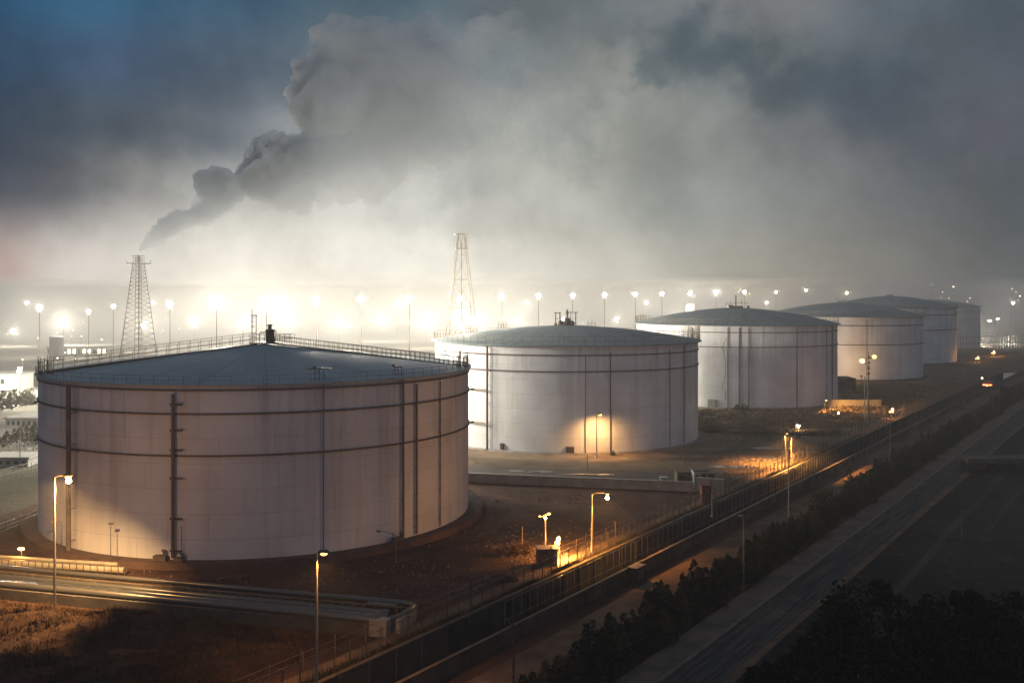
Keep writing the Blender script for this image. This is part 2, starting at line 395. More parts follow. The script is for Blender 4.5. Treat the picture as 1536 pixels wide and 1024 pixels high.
def radial_rail(mb, R0, R1, z0, z1, ang, side, h, n, r=0.035, mids=2):
    d = Vector((math.sin(ang), math.cos(ang), 0)); s = Vector((d.y, -d.x, 0)) * side
    for i in range(n + 1):
        t = i / n; p = d * (R0 + (R1 - R0) * t) + s; p.z = z0 + (z1 - z0) * t
        mb.bar(p, p + Vector((0, 0, h)), r, 4)
    for k in range(1, mids + 1):
        a = d * R0 + s; b = d * R1 + s; a.z = z0 + h * k / mids; b.z = z1 + h * k / mids
        mb.bar(a, b, r, 4)

def tank(label, T, H, apex, rings, shell, roof, pipes, dome=True, over=0.35, pad=None, n=128, ringmat='rust_steel', ring_r=0.10, railh=1.3, rail_arcs=None, pipe_mat='rust_steel'):
    cx, cy, R = T
    t = thing('storage_tank', label, 'storage tank', (cx, cy, 0), 0, 'row of large oil storage tanks')
    smooth_by_angle(MB().lathe([(R, 0.0), (R, H)], n).build('shell', shell, t))
    rr = R + over; rise = apex - H
    if dome:
        prof = [(rr, H - 0.02), (rr, H + 0.12)] + [(rr * (1 - k / 10), H + 0.12 + (rise - 0.12) * (1 - (1 - k / 10) ** 1.75)) for k in range(1, 10)] + [(0.02, apex)]
    else:
        prof = [(rr, H - 0.02), (rr, H + 0.12), (rr * 0.5, H + 0.12 + (rise - 0.12) * 0.52), (0.02, apex)]
    prof = [(R - 0.05, H - 0.021)] + prof
    smooth_by_angle(MB().lathe(prof, n).build('roof', roof, t), 25)
    for z in rings:
        smooth_by_angle(MB().lathe([(R + 0.005, z - ring_r), (R + ring_r * 1.5, z - ring_r * 0.8), (R + ring_r * 1.5, z + ring_r * 0.8), (R + 0.005, z + ring_r)], n).build('stiffening_ring', ringmat, t))
    for px, r, off, z0, z1 in pipes:
        a = hit(T, px); d = Vector((math.sin(a), math.cos(a), 0)); p = d * (R + off)
        mb = MB(); mb.bar(Vector((p.x, p.y, z0)), Vector((p.x, p.y, z1)), r, 8)
        k = 1.5
        while k < z1 - 0.5:
            mb.bar(d * (R + 0.01) + Vector((0, 0, k)), d * (R + off) + Vector((0, 0, k)), 0.05, 4); k += 3.2
        o = mb.build('downpipe', pipe_mat, t)
    if pad:
        smooth_by_angle(MB().lathe([(R + 0.012, pad[1]), (R + pad[0] - 0.25, pad[1]), (R + pad[0] - 0.25, pad[1] + 0.12), (R + pad[0], pad[1] + 0.12), (R + pad[0] + 0.12, 0)], n).build('foundation_ring', pad[2], t))
    return t

T1 = (-30.2, 121.2, 24.86); T2 = (10.2, 189.2, 24.75); T3 = (57.2, 255.3, 25.0); T4 = (109.6, 330.7, 25.0); T5 = (153.7, 405.0, 25.0); T6 = (218, 522, 25.0)
t1 = tank('nearest oil tank, dusky grey wall with dark rings and a catwalk over its cone roof', T1, 17.4, 20.3, [16.95, 14.65, 10.6], 'shell_near', 'roof_near',
          [(113, 0.24, 0.75, -0.0, 17.2), (262, 0.17, 0.4, 0.8, 16.6), (485, 0.05, 0.10, 0.8, 17.3), (602, 0.13, 0.3, 0.8, 17.3), (622, 0.13, 0.3, 0.8, 16.7), (658, 0.08, 0.2, 0.8, 16.7)], dome=False,
          pad=(1.75, 0.55, 'brick_ring'), n=180)
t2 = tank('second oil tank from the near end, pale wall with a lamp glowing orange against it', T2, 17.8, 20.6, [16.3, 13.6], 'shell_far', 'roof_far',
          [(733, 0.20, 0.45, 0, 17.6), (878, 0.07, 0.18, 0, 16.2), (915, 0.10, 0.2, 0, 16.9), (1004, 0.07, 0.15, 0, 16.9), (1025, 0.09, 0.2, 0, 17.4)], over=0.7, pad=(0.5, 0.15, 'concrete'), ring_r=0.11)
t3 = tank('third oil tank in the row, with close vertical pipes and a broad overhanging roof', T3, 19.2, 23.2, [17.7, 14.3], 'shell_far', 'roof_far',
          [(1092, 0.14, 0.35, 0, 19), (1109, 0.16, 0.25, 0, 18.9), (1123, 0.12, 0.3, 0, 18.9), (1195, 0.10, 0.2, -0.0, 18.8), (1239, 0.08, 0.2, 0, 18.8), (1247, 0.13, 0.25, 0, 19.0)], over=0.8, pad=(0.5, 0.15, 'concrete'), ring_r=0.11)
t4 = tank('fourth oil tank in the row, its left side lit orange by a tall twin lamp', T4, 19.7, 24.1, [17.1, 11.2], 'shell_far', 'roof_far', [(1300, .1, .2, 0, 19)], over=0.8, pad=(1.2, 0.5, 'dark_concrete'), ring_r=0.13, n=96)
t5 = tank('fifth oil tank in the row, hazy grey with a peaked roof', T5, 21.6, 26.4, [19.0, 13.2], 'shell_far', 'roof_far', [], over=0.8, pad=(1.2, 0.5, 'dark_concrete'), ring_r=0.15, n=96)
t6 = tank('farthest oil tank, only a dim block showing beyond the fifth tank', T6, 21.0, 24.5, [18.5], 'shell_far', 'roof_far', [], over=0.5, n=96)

# --- nearest tank details
cx, cy, R = T1
aL = hit(T1, 58); aR = hit(T1, 702)
H1 = 17.52; AP = 20.3
for ang, sgn, hh, nn in ((aL, -1, 1.45, 19), (aR, 1, 1.05, 40)):
    for side in (-0.55, 0.55):
        mb = MB(); radial_rail(mb, 1.5, R, AP - 0.1, H1 + (0.25 if sgn < 0 else 0.0), ang, side, hh if side * sgn > 0 or sgn > 0 else hh * 0.75, nn, 0.04)
        mb.build('guardrail', 'rail_steel', t1)
# catwalk with its dark skirt on the left
d = Vector((math.sin(aL), math.cos(aL), 0)); s = Vector((d.y, -d.x, 0))
mb = MB()
for i in range(24):
    q0, q1 = 1.0 + (R - 1.0) * i / 24, 1.0 + (R - 1.0) * (i + 1) / 24
    z0, z1 = AP + 0.15 - (AP - H1 - 0.2) * q0 / R, AP + 0.15 - (AP - H1 - 0.2) * q1 / R
    k0, k1 = 1.15 - 0.85 * q0 / R, 1.15 - 0.85 * q1 / R
    for sd in (-0.65, 0.65):
        mb.quad(d * q0 + s * sd + Vector((0, 0, z0)), d * q1 + s * sd + Vector((0, 0, z1)), d * q1 + s * sd + Vector((0, 0, z1 - k1)), d * q0 + s * sd + Vector((0, 0, z0 - k0)))
    mb.quad(d * q0 - s * 0.65 + Vector((0, 0, z0)), d * q0 + s * 0.65 + Vector((0, 0, z0)), d * q1 + s * 0.65 + Vector((0, 0, z1)), d * q1 - s * 0.65 + Vector((0, 0, z1)))
mb.build('catwalk', 'dark_steel', t1)
d = Vector((math.sin(aR), math.cos(aR), 0)); s = Vector((d.y, -d.x, 0))
M3 = Matrix.Rotation(math.atan2(-d.x, d.y) , 3, 'Z')
mb = MB(); a = d * 1.0 + Vector((0, 0, AP + 0.05)); b = d * R + Vector((0, 0, H1 + 0.02))
for sd in (-0.55, 0.55): mb.bar(a + s * sd, b + s * sd, 0.07, 4)
mb.quad(a - s * .55, a + s * .55, b + s * .55, b - s * .55); mb.build('catwalk', 'dark_steel', t1)
# platform at the crown
mb = MB(); mb.box((0.3, 0, AP + 0.12), (3.6, 2.4, 0.14))
for x in (-1.4, 2.0):
    for y in (-1.1, 1.1): mb.bar((x, y, AP - 0.6), (x, y, AP + 0.1), 0.06, 4)
mb.build('platform', 'dark_steel', t1)
mb = MB()
for y in (-1.15, 1.15):
    for i in range(9): mb.bar((-1.5 + i * 0.62, y, AP + 0.19), (-1.5 + i * 0.62, y, AP + 1.15), 0.035, 4)
    for z in (0.62, 1.15): mb.bar((-1.5, y, AP + z), (3.46, y, AP + z), 0.035, 4)
for z in (0.62, 1.15): mb.bar((3.46, -1.15, AP + z), (3.46, 1.15, AP + z), 0.035, 4)
mb.build('guardrail', 'rail_steel', t1)
mb = MB(); mb.lathe([(0.02, 0), (0.55, 0), (0.55, 1.35), (0.6, 1.36), (0.6, 1.5), (0.18, 1.62), (0.18, 1.95), (0.28, 1.96), (0.28, 2.1), (0.02, 2.2)], 20, (0.75, 0.0, AP + 0.19))
mb.bar((1.45, 0, AP + 0.2), (1.45, 0, AP + 1.6), 0.05); mb.bar((0.4, 0.5, AP + 1.7), (0.4, 0.5, AP + 2.3), 0.06); mb.bar((0.2, 0.5, AP + 2.2), (0.6, 0.5, AP + 2.2), 0.08)
smooth_by_angle(mb.build('vent_vessel', 'dark_steel', t1))
mb = MB(); mb.tube([(-0.55, 0, AP + 0.2), (-0.55, 0, AP + 1.15), (-0.5, 0, AP + 1.3), (-0.35, 0, AP + 1.38), (0.3, 0, AP + 1.38)], 0.08, 8); mb.build('vent_pipe', 'dark_steel', t1)
mb = MB()
for x in (-1.45, -0.95): mb.bar((x, 0, AP + 0.19), (x, 0, AP + 3.5), 0.055, 5)
mb.box((-1.2, 0, AP + 3.42), (0.72, 0.3, 0.12)); mb.bar((-1.45, 0, AP + 3.4), (-1.45, 0, AP + 4.2), 0.04, 5)
for z in (0.8, 1.3, 2.0, 2.2, 2.7, 3.1): mb.bar((-1.6, 0, AP + z), (-0.95 if z < 2 else -1.15, 0, AP + z), 0.05, 4)
mb.build('mast_frame', 'dark_steel', t1)
# low kerb rail round the front eave
mb = MB(); rail_ring(mb, R + 0.25, H1, 0, 2 * PI, 0.85, 104, r=0.022); mb.build('guardrail', 'dark_steel', t1)
# rim landing at each end of the catwalks
for a, w_ in ((hit(T1, 60), 0.10), (hit(T1, 700), 0.07)):
    mb = MB()
    for k in range(6):
        q = a - w_ + 2 * w_ * k / 5; p = Vector((math.sin(q), math.cos(q), 0)) * (R + 0.1)
        for rr in (0.0, 0.9):
            p2 = Vector((math.sin(q), math.cos(q), 0)) * (R - rr)
            mb.bar(p2 + Vector((0, 0, H1)), p2 + Vector((0, 0, H1 + (1.5 if k % 2 else 2.0))), 0.045, 4)
    for z in (0.5, 1.0, 1.45):
        mb.tube([Vector((math.sin(a - w_ + 2 * w_ * k / 5), math.cos(a - w_ + 2 * w_ * k / 5), 0)) * R + Vector((0, 0, H1 + z)) for k in range(6)], 0.04, 4)
    mb.build('landing_cage', 'dark_steel', t1)
a = hit(T1, 694); d = Vector((math.sin(a), math.cos(a), 0)) * (R - 0.3)
mb = MB(); mb.bar(d + Vector((0, 0, H1)), d + Vector((0, 0, H1 + 2.6)), 0.06, 5)
mb.tube([d + Vector((-2.2, 0, H1 + 1.7)), d + Vector((-1.7, 0, H1 + 2.25)), d + Vector((-0.9, 0, H1 + 2.55)), d + Vector((0, 0, H1 + 2.6))], 0.045, 5)
mb.bar(d + Vector((-2.2, 0, H1 + 1.7)), d + Vector((0, 0, H1 + 1.7)), 0.045, 4); mb.build('davit_arm', 'dark_steel', t1)
# gauge gantries on the front eave
for px, hh, ww in ((482, 1.15, 2.4), (604, 0.95, 0.9)):
    a = hit(T1, px); d = Vector((math.sin(a), math.cos(a), 0)); s = Vector((d.y, -d.x, 0)); p = d * (R - 0.7) + Vector((0, 0, H1 + 0.1))
    mb = MB()
    for k in (-0.45, 0.0, 0.45): mb.bar(p - s * k, p - s * k + Vector((0, 0, hh)), 0.05, 4)
    mb.box(p + Vector((0, 0, hh + 0.06)), (ww, 0.5, 0.12), rz=0.05); mb.box(p + Vector((-0.5, 0, hh + 0.2)), (0.3, 0.3, 0.2))
    mb.build('gauge_gantry', 'dark_steel', t1)
# brackets up the second pipe
a = hit(T1, 262); d = Vector((math.sin(a), math.cos(a), 0)); s = Vector((-d.y, d.x, 0))
for z in (15.6, 13.1, 10.2 + 1.0, 8.5, 4.6, 1.5):
    mb = MB(); p = d * (R + 0.42) + Vector((0, 0, z)); mb.bar(p - s * 0.3, p + s * 0.95, 0.10, 6); mb.build('pipe_bracket', 'dark_steel', t1)
mb = MB(); mb.bar(d * (R + 0.35) + s * 0.85 + Vector((0, 0, 0.6)), d * (R + 0.35) + s * 0.85 + Vector((0, 0, 3.9)), 0.035, 4); mb.build('drain_line', 'dark_steel', t1)
for px in (113, 60, 703):
    a = hit(T1, px); d = Vector((math.sin(a), math.cos(a), 0)); s = Vector((-d.y, d.x, 0))
    for z in (14.65, 10.6):
        mb = MB(); p = d * (R + 0.3) + Vector((0, 0, z)); mb.bar(p - s * 0.1, p + s * 0.9 * (1 if px < 300 else 0.3) + d * (0.0 if px == 113 else 0.35), 0.12, 6); mb.build('pipe_bracket', 'dark_steel', t1)
for px, sc in ((245, 1.0), (592, 0.9), (272, 0.7)):
    a = hit(T1, px); d = Vector((math.sin(a), math.cos(a), 0)); p = d * (R + 0.55) + Vector((0, 0, 0.55))
    mb = MB(); mb.box(p + Vector((0, 0, 0.28 * sc)), (1.3 * sc, 0.6, 0.5 * sc), rz=-a); mb.bar(p + Vector((0.3, 0, 0.4)), p + Vector((0.3, 0, 1.0 * sc)), 0.12, 6)
    mb.box(p + Vector((0.3, 0, 1.0 * sc)), (0.4, 0.3, 0.12)); mb.build('drain_valve', 'rust_steel', t1)

# --- second to fifth tanks: rim rails, crown gear, hatches
def rim_gear(t, T, H, seed, h=1.5, arcs=((0, 2 * PI, 90),), clusters=()):
    rnd = random.Random(seed); cx, cy, R = T
    for a0, a1, n in arcs:
        mb = MB(); rail_ring(mb, R + 0.25, H + 0.1, a0, a1, h, n, r=0.035); mb.build('guardrail', 'rail_steel', t)
    for a0, a1, n, hh in clusters:
        mb = MB()
        for i in range(n):
            a = a0 + (a1 - a0) * i / n; p = Vector((math.sin(a), math.cos(a), 0)) * (R + 0.3)
            mb.bar(p + Vector((0, 0, H)), p + Vector((0, 0, H + hh * rnd.uniform(0.75, 1.15))), 0.06, 4)
            p2 = Vector((math.sin(a), math.cos(a), 0)) * (R - 0.9)
            mb.bar(p2 + Vector((0, 0, H + .1)), p2 + Vector((0, 0, H + hh * 0.85)), 0.045, 4)
        for z in (0.35, 0.6, 0.85):
            mb.tube([Vector((math.sin(a0 + (a1 - a0) * i / n), math.cos(a0 + (a1 - a0) * i / n), 0)) * (R + 0.3) + Vector((0, 0, H + hh * z)) for i in range(n)], 0.04, 4)
        mb.build('landing_cage', 'rail_steel', t)
back = PI  # rail clusters are given as angles from +Y
a_r2 = hit(T2, 1046)
rim_gear(t2, T2, 17.85, 3, 1.45, clusters=((a_r2 - 0.55, a_r2 + 0.02, 22, 2.9), (-0.9, -0.8, 4, 2.6), (-0.55, -0.45, 4, 2.6), (-0.05 + 0.3, 0.34, 3, 3.0)))
rim_gear(t3, T3, 19.3, 4, 1.4, clusters=((-1.5, -0.9, 10, 2.0),))
rim_gear(t4, T4, 19.8, 5, 1.4)
rim_gear(t5, T5, 21.7, 6, 1.4)
# crown gear of the second tank
z = 20.55
mb = MB(); mb.lathe([(0.02, 0), (1.6, 0), (1.5, 0.3), (0.02, 0.35)], 24, (0, 0, z - 0.12))
for x in (-1.9, -1.1, 0.9, 1.9):
    for y in (-1.0, 1.0): mb.bar((x, y, z - 0.3), (x, y, z + 2.5), 0.07, 4)
mb.bar((-2.2, -1, z + 2.4), (-0.9, -1, z + 2.4), 0.1, 4); mb.bar((0.4, -1, z + 2.5), (2.2, -1, z + 2.5), 0.1, 4)
mb.bar((-2.0, 1, z + 1.3), (2.0, 1, z + 1.3), 0.05, 4); mb.build('crown_frame', 'dark_steel', t2)
mb = MB(); mb.bar((0.25, 0, z), (0.25, 0, z + 3.0), 0.22, 8); mb.bar((-0.1, 0, z + 2.3), (0.6, 0, z + 2.3), 0.12)
mb.ball((-0.9, 0, z + 0.5), 0.6); mb.ball((0.3, 0, z + 0.75), 0.7); mb.ball((1.2, 0, z + 0.4), 0.55); mb.ball((-1.9, 0, z + 0.2), 0.35)
smooth_by_angle(mb.build('vent_vessel', 'dark_steel', t2))
# third
z = 23.15
mb = MB(); mb.box((0, 0, z + 0.25), (3.6, 2.4, 0.5)); mb.box((-1.2, 0, z + 0.6), (1.2, 1.4, 0.3)); mb.bar((0.2, 0, z + 0.4), (0.2, 0, z + 3.3), 0.17, 8)
mb.bar((-2.2, 0, z + 0.5), (-2.2, 0, z + 1.5), 0.06, 4); mb.bar((-2.3, 0, z + 1.25), (3.3, 0, z + 1.25), 0.05, 4); mb.bar((-1.2, 0, z + .5), (-1.2, 0, z + 2.0), 0.05, 4); mb.bar((1.7, 0, z + .4), (1.7, 0, z + 2.1), 0.06, 4)
mb.ball((3.4, 0, z + 0.2), 0.35); mb.build('crown_frame', 'dark_steel', t3)
z = 24.05
mb = MB(); mb.box((0, 0, z + 0.3), (2.4, 1.6, 0.9)); mb.bar((-1.6, 0, z), (-1.7, 0, z + 1.7), 0.12, 5); mb.box((0.8, 0, z + 0.85), (0.9, 1.2, 0.4)); mb.build('crown_frame', 'grey_wall', t4)
z = 26.35
mb = MB(); mb.box((0, 0, z + 0.15), (2.6, 1.6, 0.6)); mb.bar((0.9, 0, z), (0.9, 0, z + 0.9), 0.12, 5); mb.build('crown_frame', 'grey_wall', t5)
# short outrigger pipes at the second tank's left edge
a1_, a2_ = hit(T2, 690), hit(T2, 733)
for zz in (10.25, 4.6):
    mb = MB(); mb.tube([Vector((math.sin(a1_ + (a2_ - a1_) * i / 10), math.cos(a1_ + (a2_ - a1_) * i / 10), 0)) * (T2[2] + 0.4) + Vector((0, 0, zz)) for i in range(11)], 0.13, 6); mb.build('feed_pipe', 'pale_pipe', t2)
def wall_hatch(t, T, px, w_, h_, z0, m, name='hatch'):
    a = hit(T, px); d = Vector((math.sin(a), math.cos(a), 0)); p = d * (T[2] + 0.22) + Vector((0, 0, z0 + h_ / 2))
    mb = MB(); mb.box(p, (w_, 0.44, h_), rz=-a); mb.box(p + d * 0.23, (w_ * 0.82, 0.05, h_ * 0.82), rz=-a); mb.build(name, m, t)
wall_hatch(t2, T2, 855, 1.35, 1.15, 0.12, 'dark_steel'); wall_hatch(t2, T2, 754, 0.6, 1.0, 0.4, 'dark_steel')
wall_hatch(t3, T3, 1068, 1.9, 1.8, 0.3, 'grey_wall')
a = hit(T3, 1090); d = Vector((math.sin(a), math.cos(a), 0)); s = Vector((-d.y, d.x, 0)); p = d * (T3[2] + 0.5)
mb = MB(); mb.tube([p + Vector((0, 0, 16.5)), p - s * .5 + Vector((0, 0, 15.2)), p - s * 0.9 + Vector((0, 0, 14.6)), p - s * .2 + Vector((0, 0, 11)), p - s * 0.2 + Vector((0, 0, 8)), p - s * 1.1 + Vector((0, 0, 4.4)), p - s * .2 + Vector((0, 0, 4.0)), p - s * 0.2 + Vector((0, 0, 2.0))], 0.06, 5)
mb.build('loose_hose', 'rust_steel', t3)
# gravel aprons the tanks stand on
def apron(name, T, r, m, z=0.016, n=72, wob=1.5):
    mb = MB(); pts = [Vector((T[0] + (r + wob * noise.noise(Vector((math.sin(a) * 3, math.cos(a) * 3, r)))) * math.sin(a), T[1] + (r + wob * noise.noise(Vector((math.sin(a) * 3, math.cos(a) * 3, r)))) * math.cos(a), z)) for a in [2 * PI * i / n for i in range(n)]]
    b = len(mb.v); mb.v += pts; mb.f.append(tuple(range(b, b + n))[::-1]); return struct(mb.build(name, m))
mat('apron_gravel', (0.24, 0.18, 0.125), 0.95, 0, (0.12, 0.085, 0.06), 0.22, 9, bump=0.12, bscale=1.2, spec=0.1)
apron('gravel_apron', T2, 32.5, 'apron_gravel'); apron('gravel_apron', T3, 31, 'apron_gravel', 0.021)
apron('gravel_apron', T4, 30, 'apron_gravel', 0.018); apron('soil_apron', T1, 30, 'soil', 0.014)

# ------------------------------------------------------------------ lattice towers
def lattice(label, x, Y, zt, wt, z1, w1, levels, dense, crossz=None):
    X = (x - CX) * Y / F
    t = thing('lattice_tower', label, 'lattice tower', (X, Y, 0), 0.35 if dense else 0.2)
    slope = (w1 - wt) / (zt - z1); w0 = wt + slope * zt
    hw = lambda z: w0 - slope * z
    mb = MB(); r = 0.13 if dense else 0.07
    C4 = ((-1, -1), (1, -1), (1, 1), (-1, 1)); tm = 'dark_steel' if dense else 'rail_steel'
    for sx, sy in C4: mb.bar((sx * w0, sy * w0, 0), (sx * wt, sy * wt, zt), r, 5)
    mb.build('leg_frame', tm, t)
    mb = MB(); zs = [0]
    for k in range(levels): zs.append(zs[-1] + (zt - zs[-1]) * (1 / (levels - k)) * (1.35 - 0.35 * k / max(levels - 1, 1) if k < levels - 1 else 1))
    for k in range(levels):
        za, zb = zs[k], min(zs[k+1], zt); a, b = hw(za), hw(zb)
        for i in range(4):
            p, q = C4[i], C4[(i+1) % 4]
            A0 = Vector((p[0] * a, p[1] * a, za)); A1 = Vector((q[0] * a, q[1] * a, za)); B0 = Vector((p[0] * b, p[1] * b, zb)); B1 = Vector((q[0] * b, q[1] * b, zb))
            rr = 0.065 if dense else 0.035
            mb.bar(A0, B1, rr, 4); mb.bar(A1, B0, rr, 4); mb.bar(B0, B1, rr, 4)
            if dense:
                m_ = (A0 + A1 + B0 + B1) / 4
                mb.bar((A0 + B0) / 2, (A1 + B1) / 2, 0.045, 4); mb.bar((A0 + A1) / 2, (A0 + B0) / 2, 0.045, 4); mb.bar((A0 + A1) / 2, (A1 + B1) / 2, 0.045, 4); mb.bar((B0 + B1) / 2, (A0 + B0) / 2, 0.045, 4); mb.bar((B0 + B1) / 2, (A1 + B1) / 2, 0.045, 4)
    mb.build('bracing', tm, t)
    return t, hw
KT = 1.75                                           # this tower stands well behind the tank
tw1, hw = lattice('lattice flare tower behind the nearest tank, smoke leaving its top', 208, 350, 37.6, 1.9, 6.1, 6.0, 11, True)
for dx, dy, r in ((0, 0, 0.2), (-1.4, 0.5, 0.11), (1.2, -0.5, 0.11), (0.5, 1.4, 0.09)):
    mb = MB(); mb.bar((dx, dy, 0), (dx * 0.6, dy * 0.6, 40.0), r, 6); mb.build('riser_pipe', 'dark_steel', tw1)
mb = MB(); mb.box((0, 0, 37.7), (8.0, 5.0, 0.25)); mb.bar((-3.95, 0, 37.7), (-3.95, 0, 38.7), 0.1, 4); mb.bar((3.95, 0, 37.7), (3.95, 0, 39.0), 0.12, 4); mb.build('platform', 'dark_steel', tw1)
mb = MB()
for k in range(10):
    a = 2 * PI * k / 10; mb.bar((1.9 * math.sin(a), 1.9 * math.cos(a), 37.8), (1.9 * math.sin(a), 1.9 * math.cos(a), 40.4), 0.07, 4)
for z in (38.6, 39.5, 40.4): mb.tube([(1.9 * math.sin(2 * PI * k / 16), 1.9 * math.cos(2 * PI * k / 16), z) for k in range(16)], 0.07, 4, closed=True)
mb.bar((-2.6, 0, 40.3), (0.3, 0.3, 40.5), 0.1, 4); mb.bar((0, 0, 38), (0, 0, 40.6), 0.5, 8); mb.build('flare_tip', 'dark_steel', tw1)
tw2, hw2 = lattice('open lattice tower rising faintly through the mist beside the second tank', 692, 215, 39.6, 0.7, 18.1, 3.0, 6, False)
mb = MB(); mb.bar((0, 0, 0), (0, 0, 37.5), 0.09, 6); mb.build('riser_pipe', 'rail_steel', tw2)
mb = MB()
for z in (36.4, 39.5):
    mb.tube([(-1.4, -1.4, z), (1.4, -1.4, z), (1.4, 1.4, z), (-1.4, 1.4, z)], 0.06, 4, closed=True)
for x in (-1.3, -0.4, 0.4, 1.3): mb.bar((x, -1.4, 36.4), (x, -1.4, 39.5), 0.035, 4); mb.bar((x, 1.4, 36.4), (x, 1.4, 39.5), 0.035, 4)
mb.build('top_cage', 'rail_steel', tw2)

# ------------------------------------------------------------------ smoke
HTOP = 40.75
def smoke_plume():
    import bmesh
    S = [(210, 376, 4), (213, 371, 6), (219, 368, 9), (228, 359, 12), (240, 350, 15), (254, 341, 17), (270, 333, 17), (286, 325, 16), (298, 314, 14), (290, 305, 9), (306, 325, 14), (322, 318, 12), (318, 302, 12),
         (320, 275, 22), (302, 270, 15), (344, 274, 16), (326, 259, 12), (312, 290, 17), (342, 262, 11), (348, 292, 18), (335, 300, 18),
         (378, 262, 24), (398, 232, 22), (375, 236, 13), (420, 250, 28), (412, 268, 22), (385, 282, 20), (398, 208, 9), (410, 205, 8), (425, 214, 14),
         (448, 232, 28), (480, 232, 30), (470, 215, 20), (512, 228, 32), (545, 224, 36), (585, 215, 40), (630, 205, 46), (680, 195, 50),
         (500, 150, 52), (468, 118, 30), (452, 104, 16), (458, 140, 24), (448, 168, 16), (470, 178, 24), (500, 60, 30), (520, 50, 26), (492, 84, 30), (540, 90, 46), (560, 150, 56), (600, 110, 60), (560, 60, 34), (640, 150, 64), (690, 120, 60), (640, 80, 46), (520, 190, 28), (740, 180, 60), (790, 130, 70), (740, 80, 56), (850, 170, 64), (860, 90, 66), (930, 130, 60),
         (440, 272, 22), (470, 266, 26), (500, 262, 28), (540, 262, 30), (580, 256, 32), (405, 290, 20), (425, 300, 18), (452, 296, 22), (486, 292, 20), (430, 292, 16), (520, 285, 24), (560, 288, 22)]
    rnd = random.Random(5); bm = bmesh.new()
    for x, y, r in S:
        t = max(0, min(1, (x - 209) / 480)); Y = 350 + 60 * t; p = at(x, y, Y + rnd.uniform(-0.5, 0.5) * r * Y / F)
        rr = r * Y / F
        bmesh.ops.create_icosphere(bm, subdivisions=3, radius=rr, matrix=Matrix.Translation(p))
        for k in range(5 + int(r / 3)):              # smaller puffs round each one
            a = rnd.uniform(0, 2 * PI); e = rnd.uniform(-1, 1); dv = Vector((math.cos(a) * math.sqrt(1 - e * e), math.sin(a) * math.sqrt(1 - e * e), e))
            bmesh.ops.create_icosphere(bm, subdivisions=2, radius=rr * rnd.uniform(0.28, 0.48), matrix=Matrix.Translation(p + dv * rr * 0.86))
    me = bpy.data.meshes.new('smoke_plume'); bm.to_mesh(me); bm.free()
    o = bpy.data.objects.new('smoke_plume', me); COL.objects.link(o)
    rm = o.modifiers.new('r', 'REMESH'); rm.mode = 'VOXEL'; rm.voxel_size = 0.7
    bpy.context.view_layer.update()
    dg = bpy.context.evaluated_depsgraph_get(); nm = bpy.data.meshes.new_from_object(o.evaluated_get(dg))
    o.modifiers.clear(); o.data = nm
    vs = [v.co.copy() for v in nm.vertices]; ns = [v.normal.copy() for v in nm.vertices]
    flat = []
    for v, n in zip(vs, ns):
        k = min(1.0, max(0.12, (v.z - 40) / 40))
        a = abs(noise.noise(v * 0.11)) * 4.5 * k + abs(noise.noise(v * 0.3)) * 2.0 * k + abs(noise.noise(v * 0.7)) * 0.8 * k
        q = v + n * (1.6 * k - a); q.z = max(q.z, HTOP + 0.03); flat += [q.x, q.y, q.z]
    nm.vertices.foreach_set('co', flat); nm.update()
    m = bpy.data.materials.new('smoke_volume'); m.use_nodes = True; nt = m.node_tree; nt.nodes.clear()
    out = N(nt, 'ShaderNodeOutputMaterial'); pv = N(nt, 'ShaderNodeVolumePrincipled'); nt.links.new(pv.outputs[0], out.inputs['Volume'])
    pv.inputs['Color'].default_value = (0.90, 0.95, 1.0, 1); pv.inputs['Anisotropy'].default_value = 0.25
    tc = N(nt, 'ShaderNodeTexCoord'); sep = N(nt, 'ShaderNodeSeparateXYZ'); nt.links.new(tc.outputs['Object'], sep.inputs[0])
    dn = ramp(nt, sep.outputs['X'], -112, -65, SM_NEAR, SM_MID); dn2 = ramp(nt, sep.outputs['X'], -66, 36, 1.0, 0.0)
    ns_ = tex_noise(nt, tc.outputs['Object'], 0.045, 4, 0.6); dn3 = mth(nt, 'MULTIPLY', ramp(nt, mth(nt, 'ADD', ns_.outputs['Fac'], ramp(nt, sep.outputs['X'], -75, 10, 0.22, -0.02)), 0.42, 0.62, 0.0, 1.25), ramp(nt, mth(nt, 'SUBTRACT', sep.outputs['Z'], mth(nt, 'MULTIPLY', sep.outputs['X'], 0.1)), 70, 92, 0.35, 1.0))
    nt.links.new(mth(nt, 'MULTIPLY', mth(nt, 'MULTIPLY', dn, dn2), dn3), pv.inputs['Density'])
    m.cycles.volume_step_rate = 0.35
    nm.materials.clear(); nm.materials.append(m)
    return tag(o, 'billowing grey smoke plume drifting up and right from the flare tower', 'smoke plume')
SM_NEAR, SM_MID = 0.9, 0.115
smoke_plume()

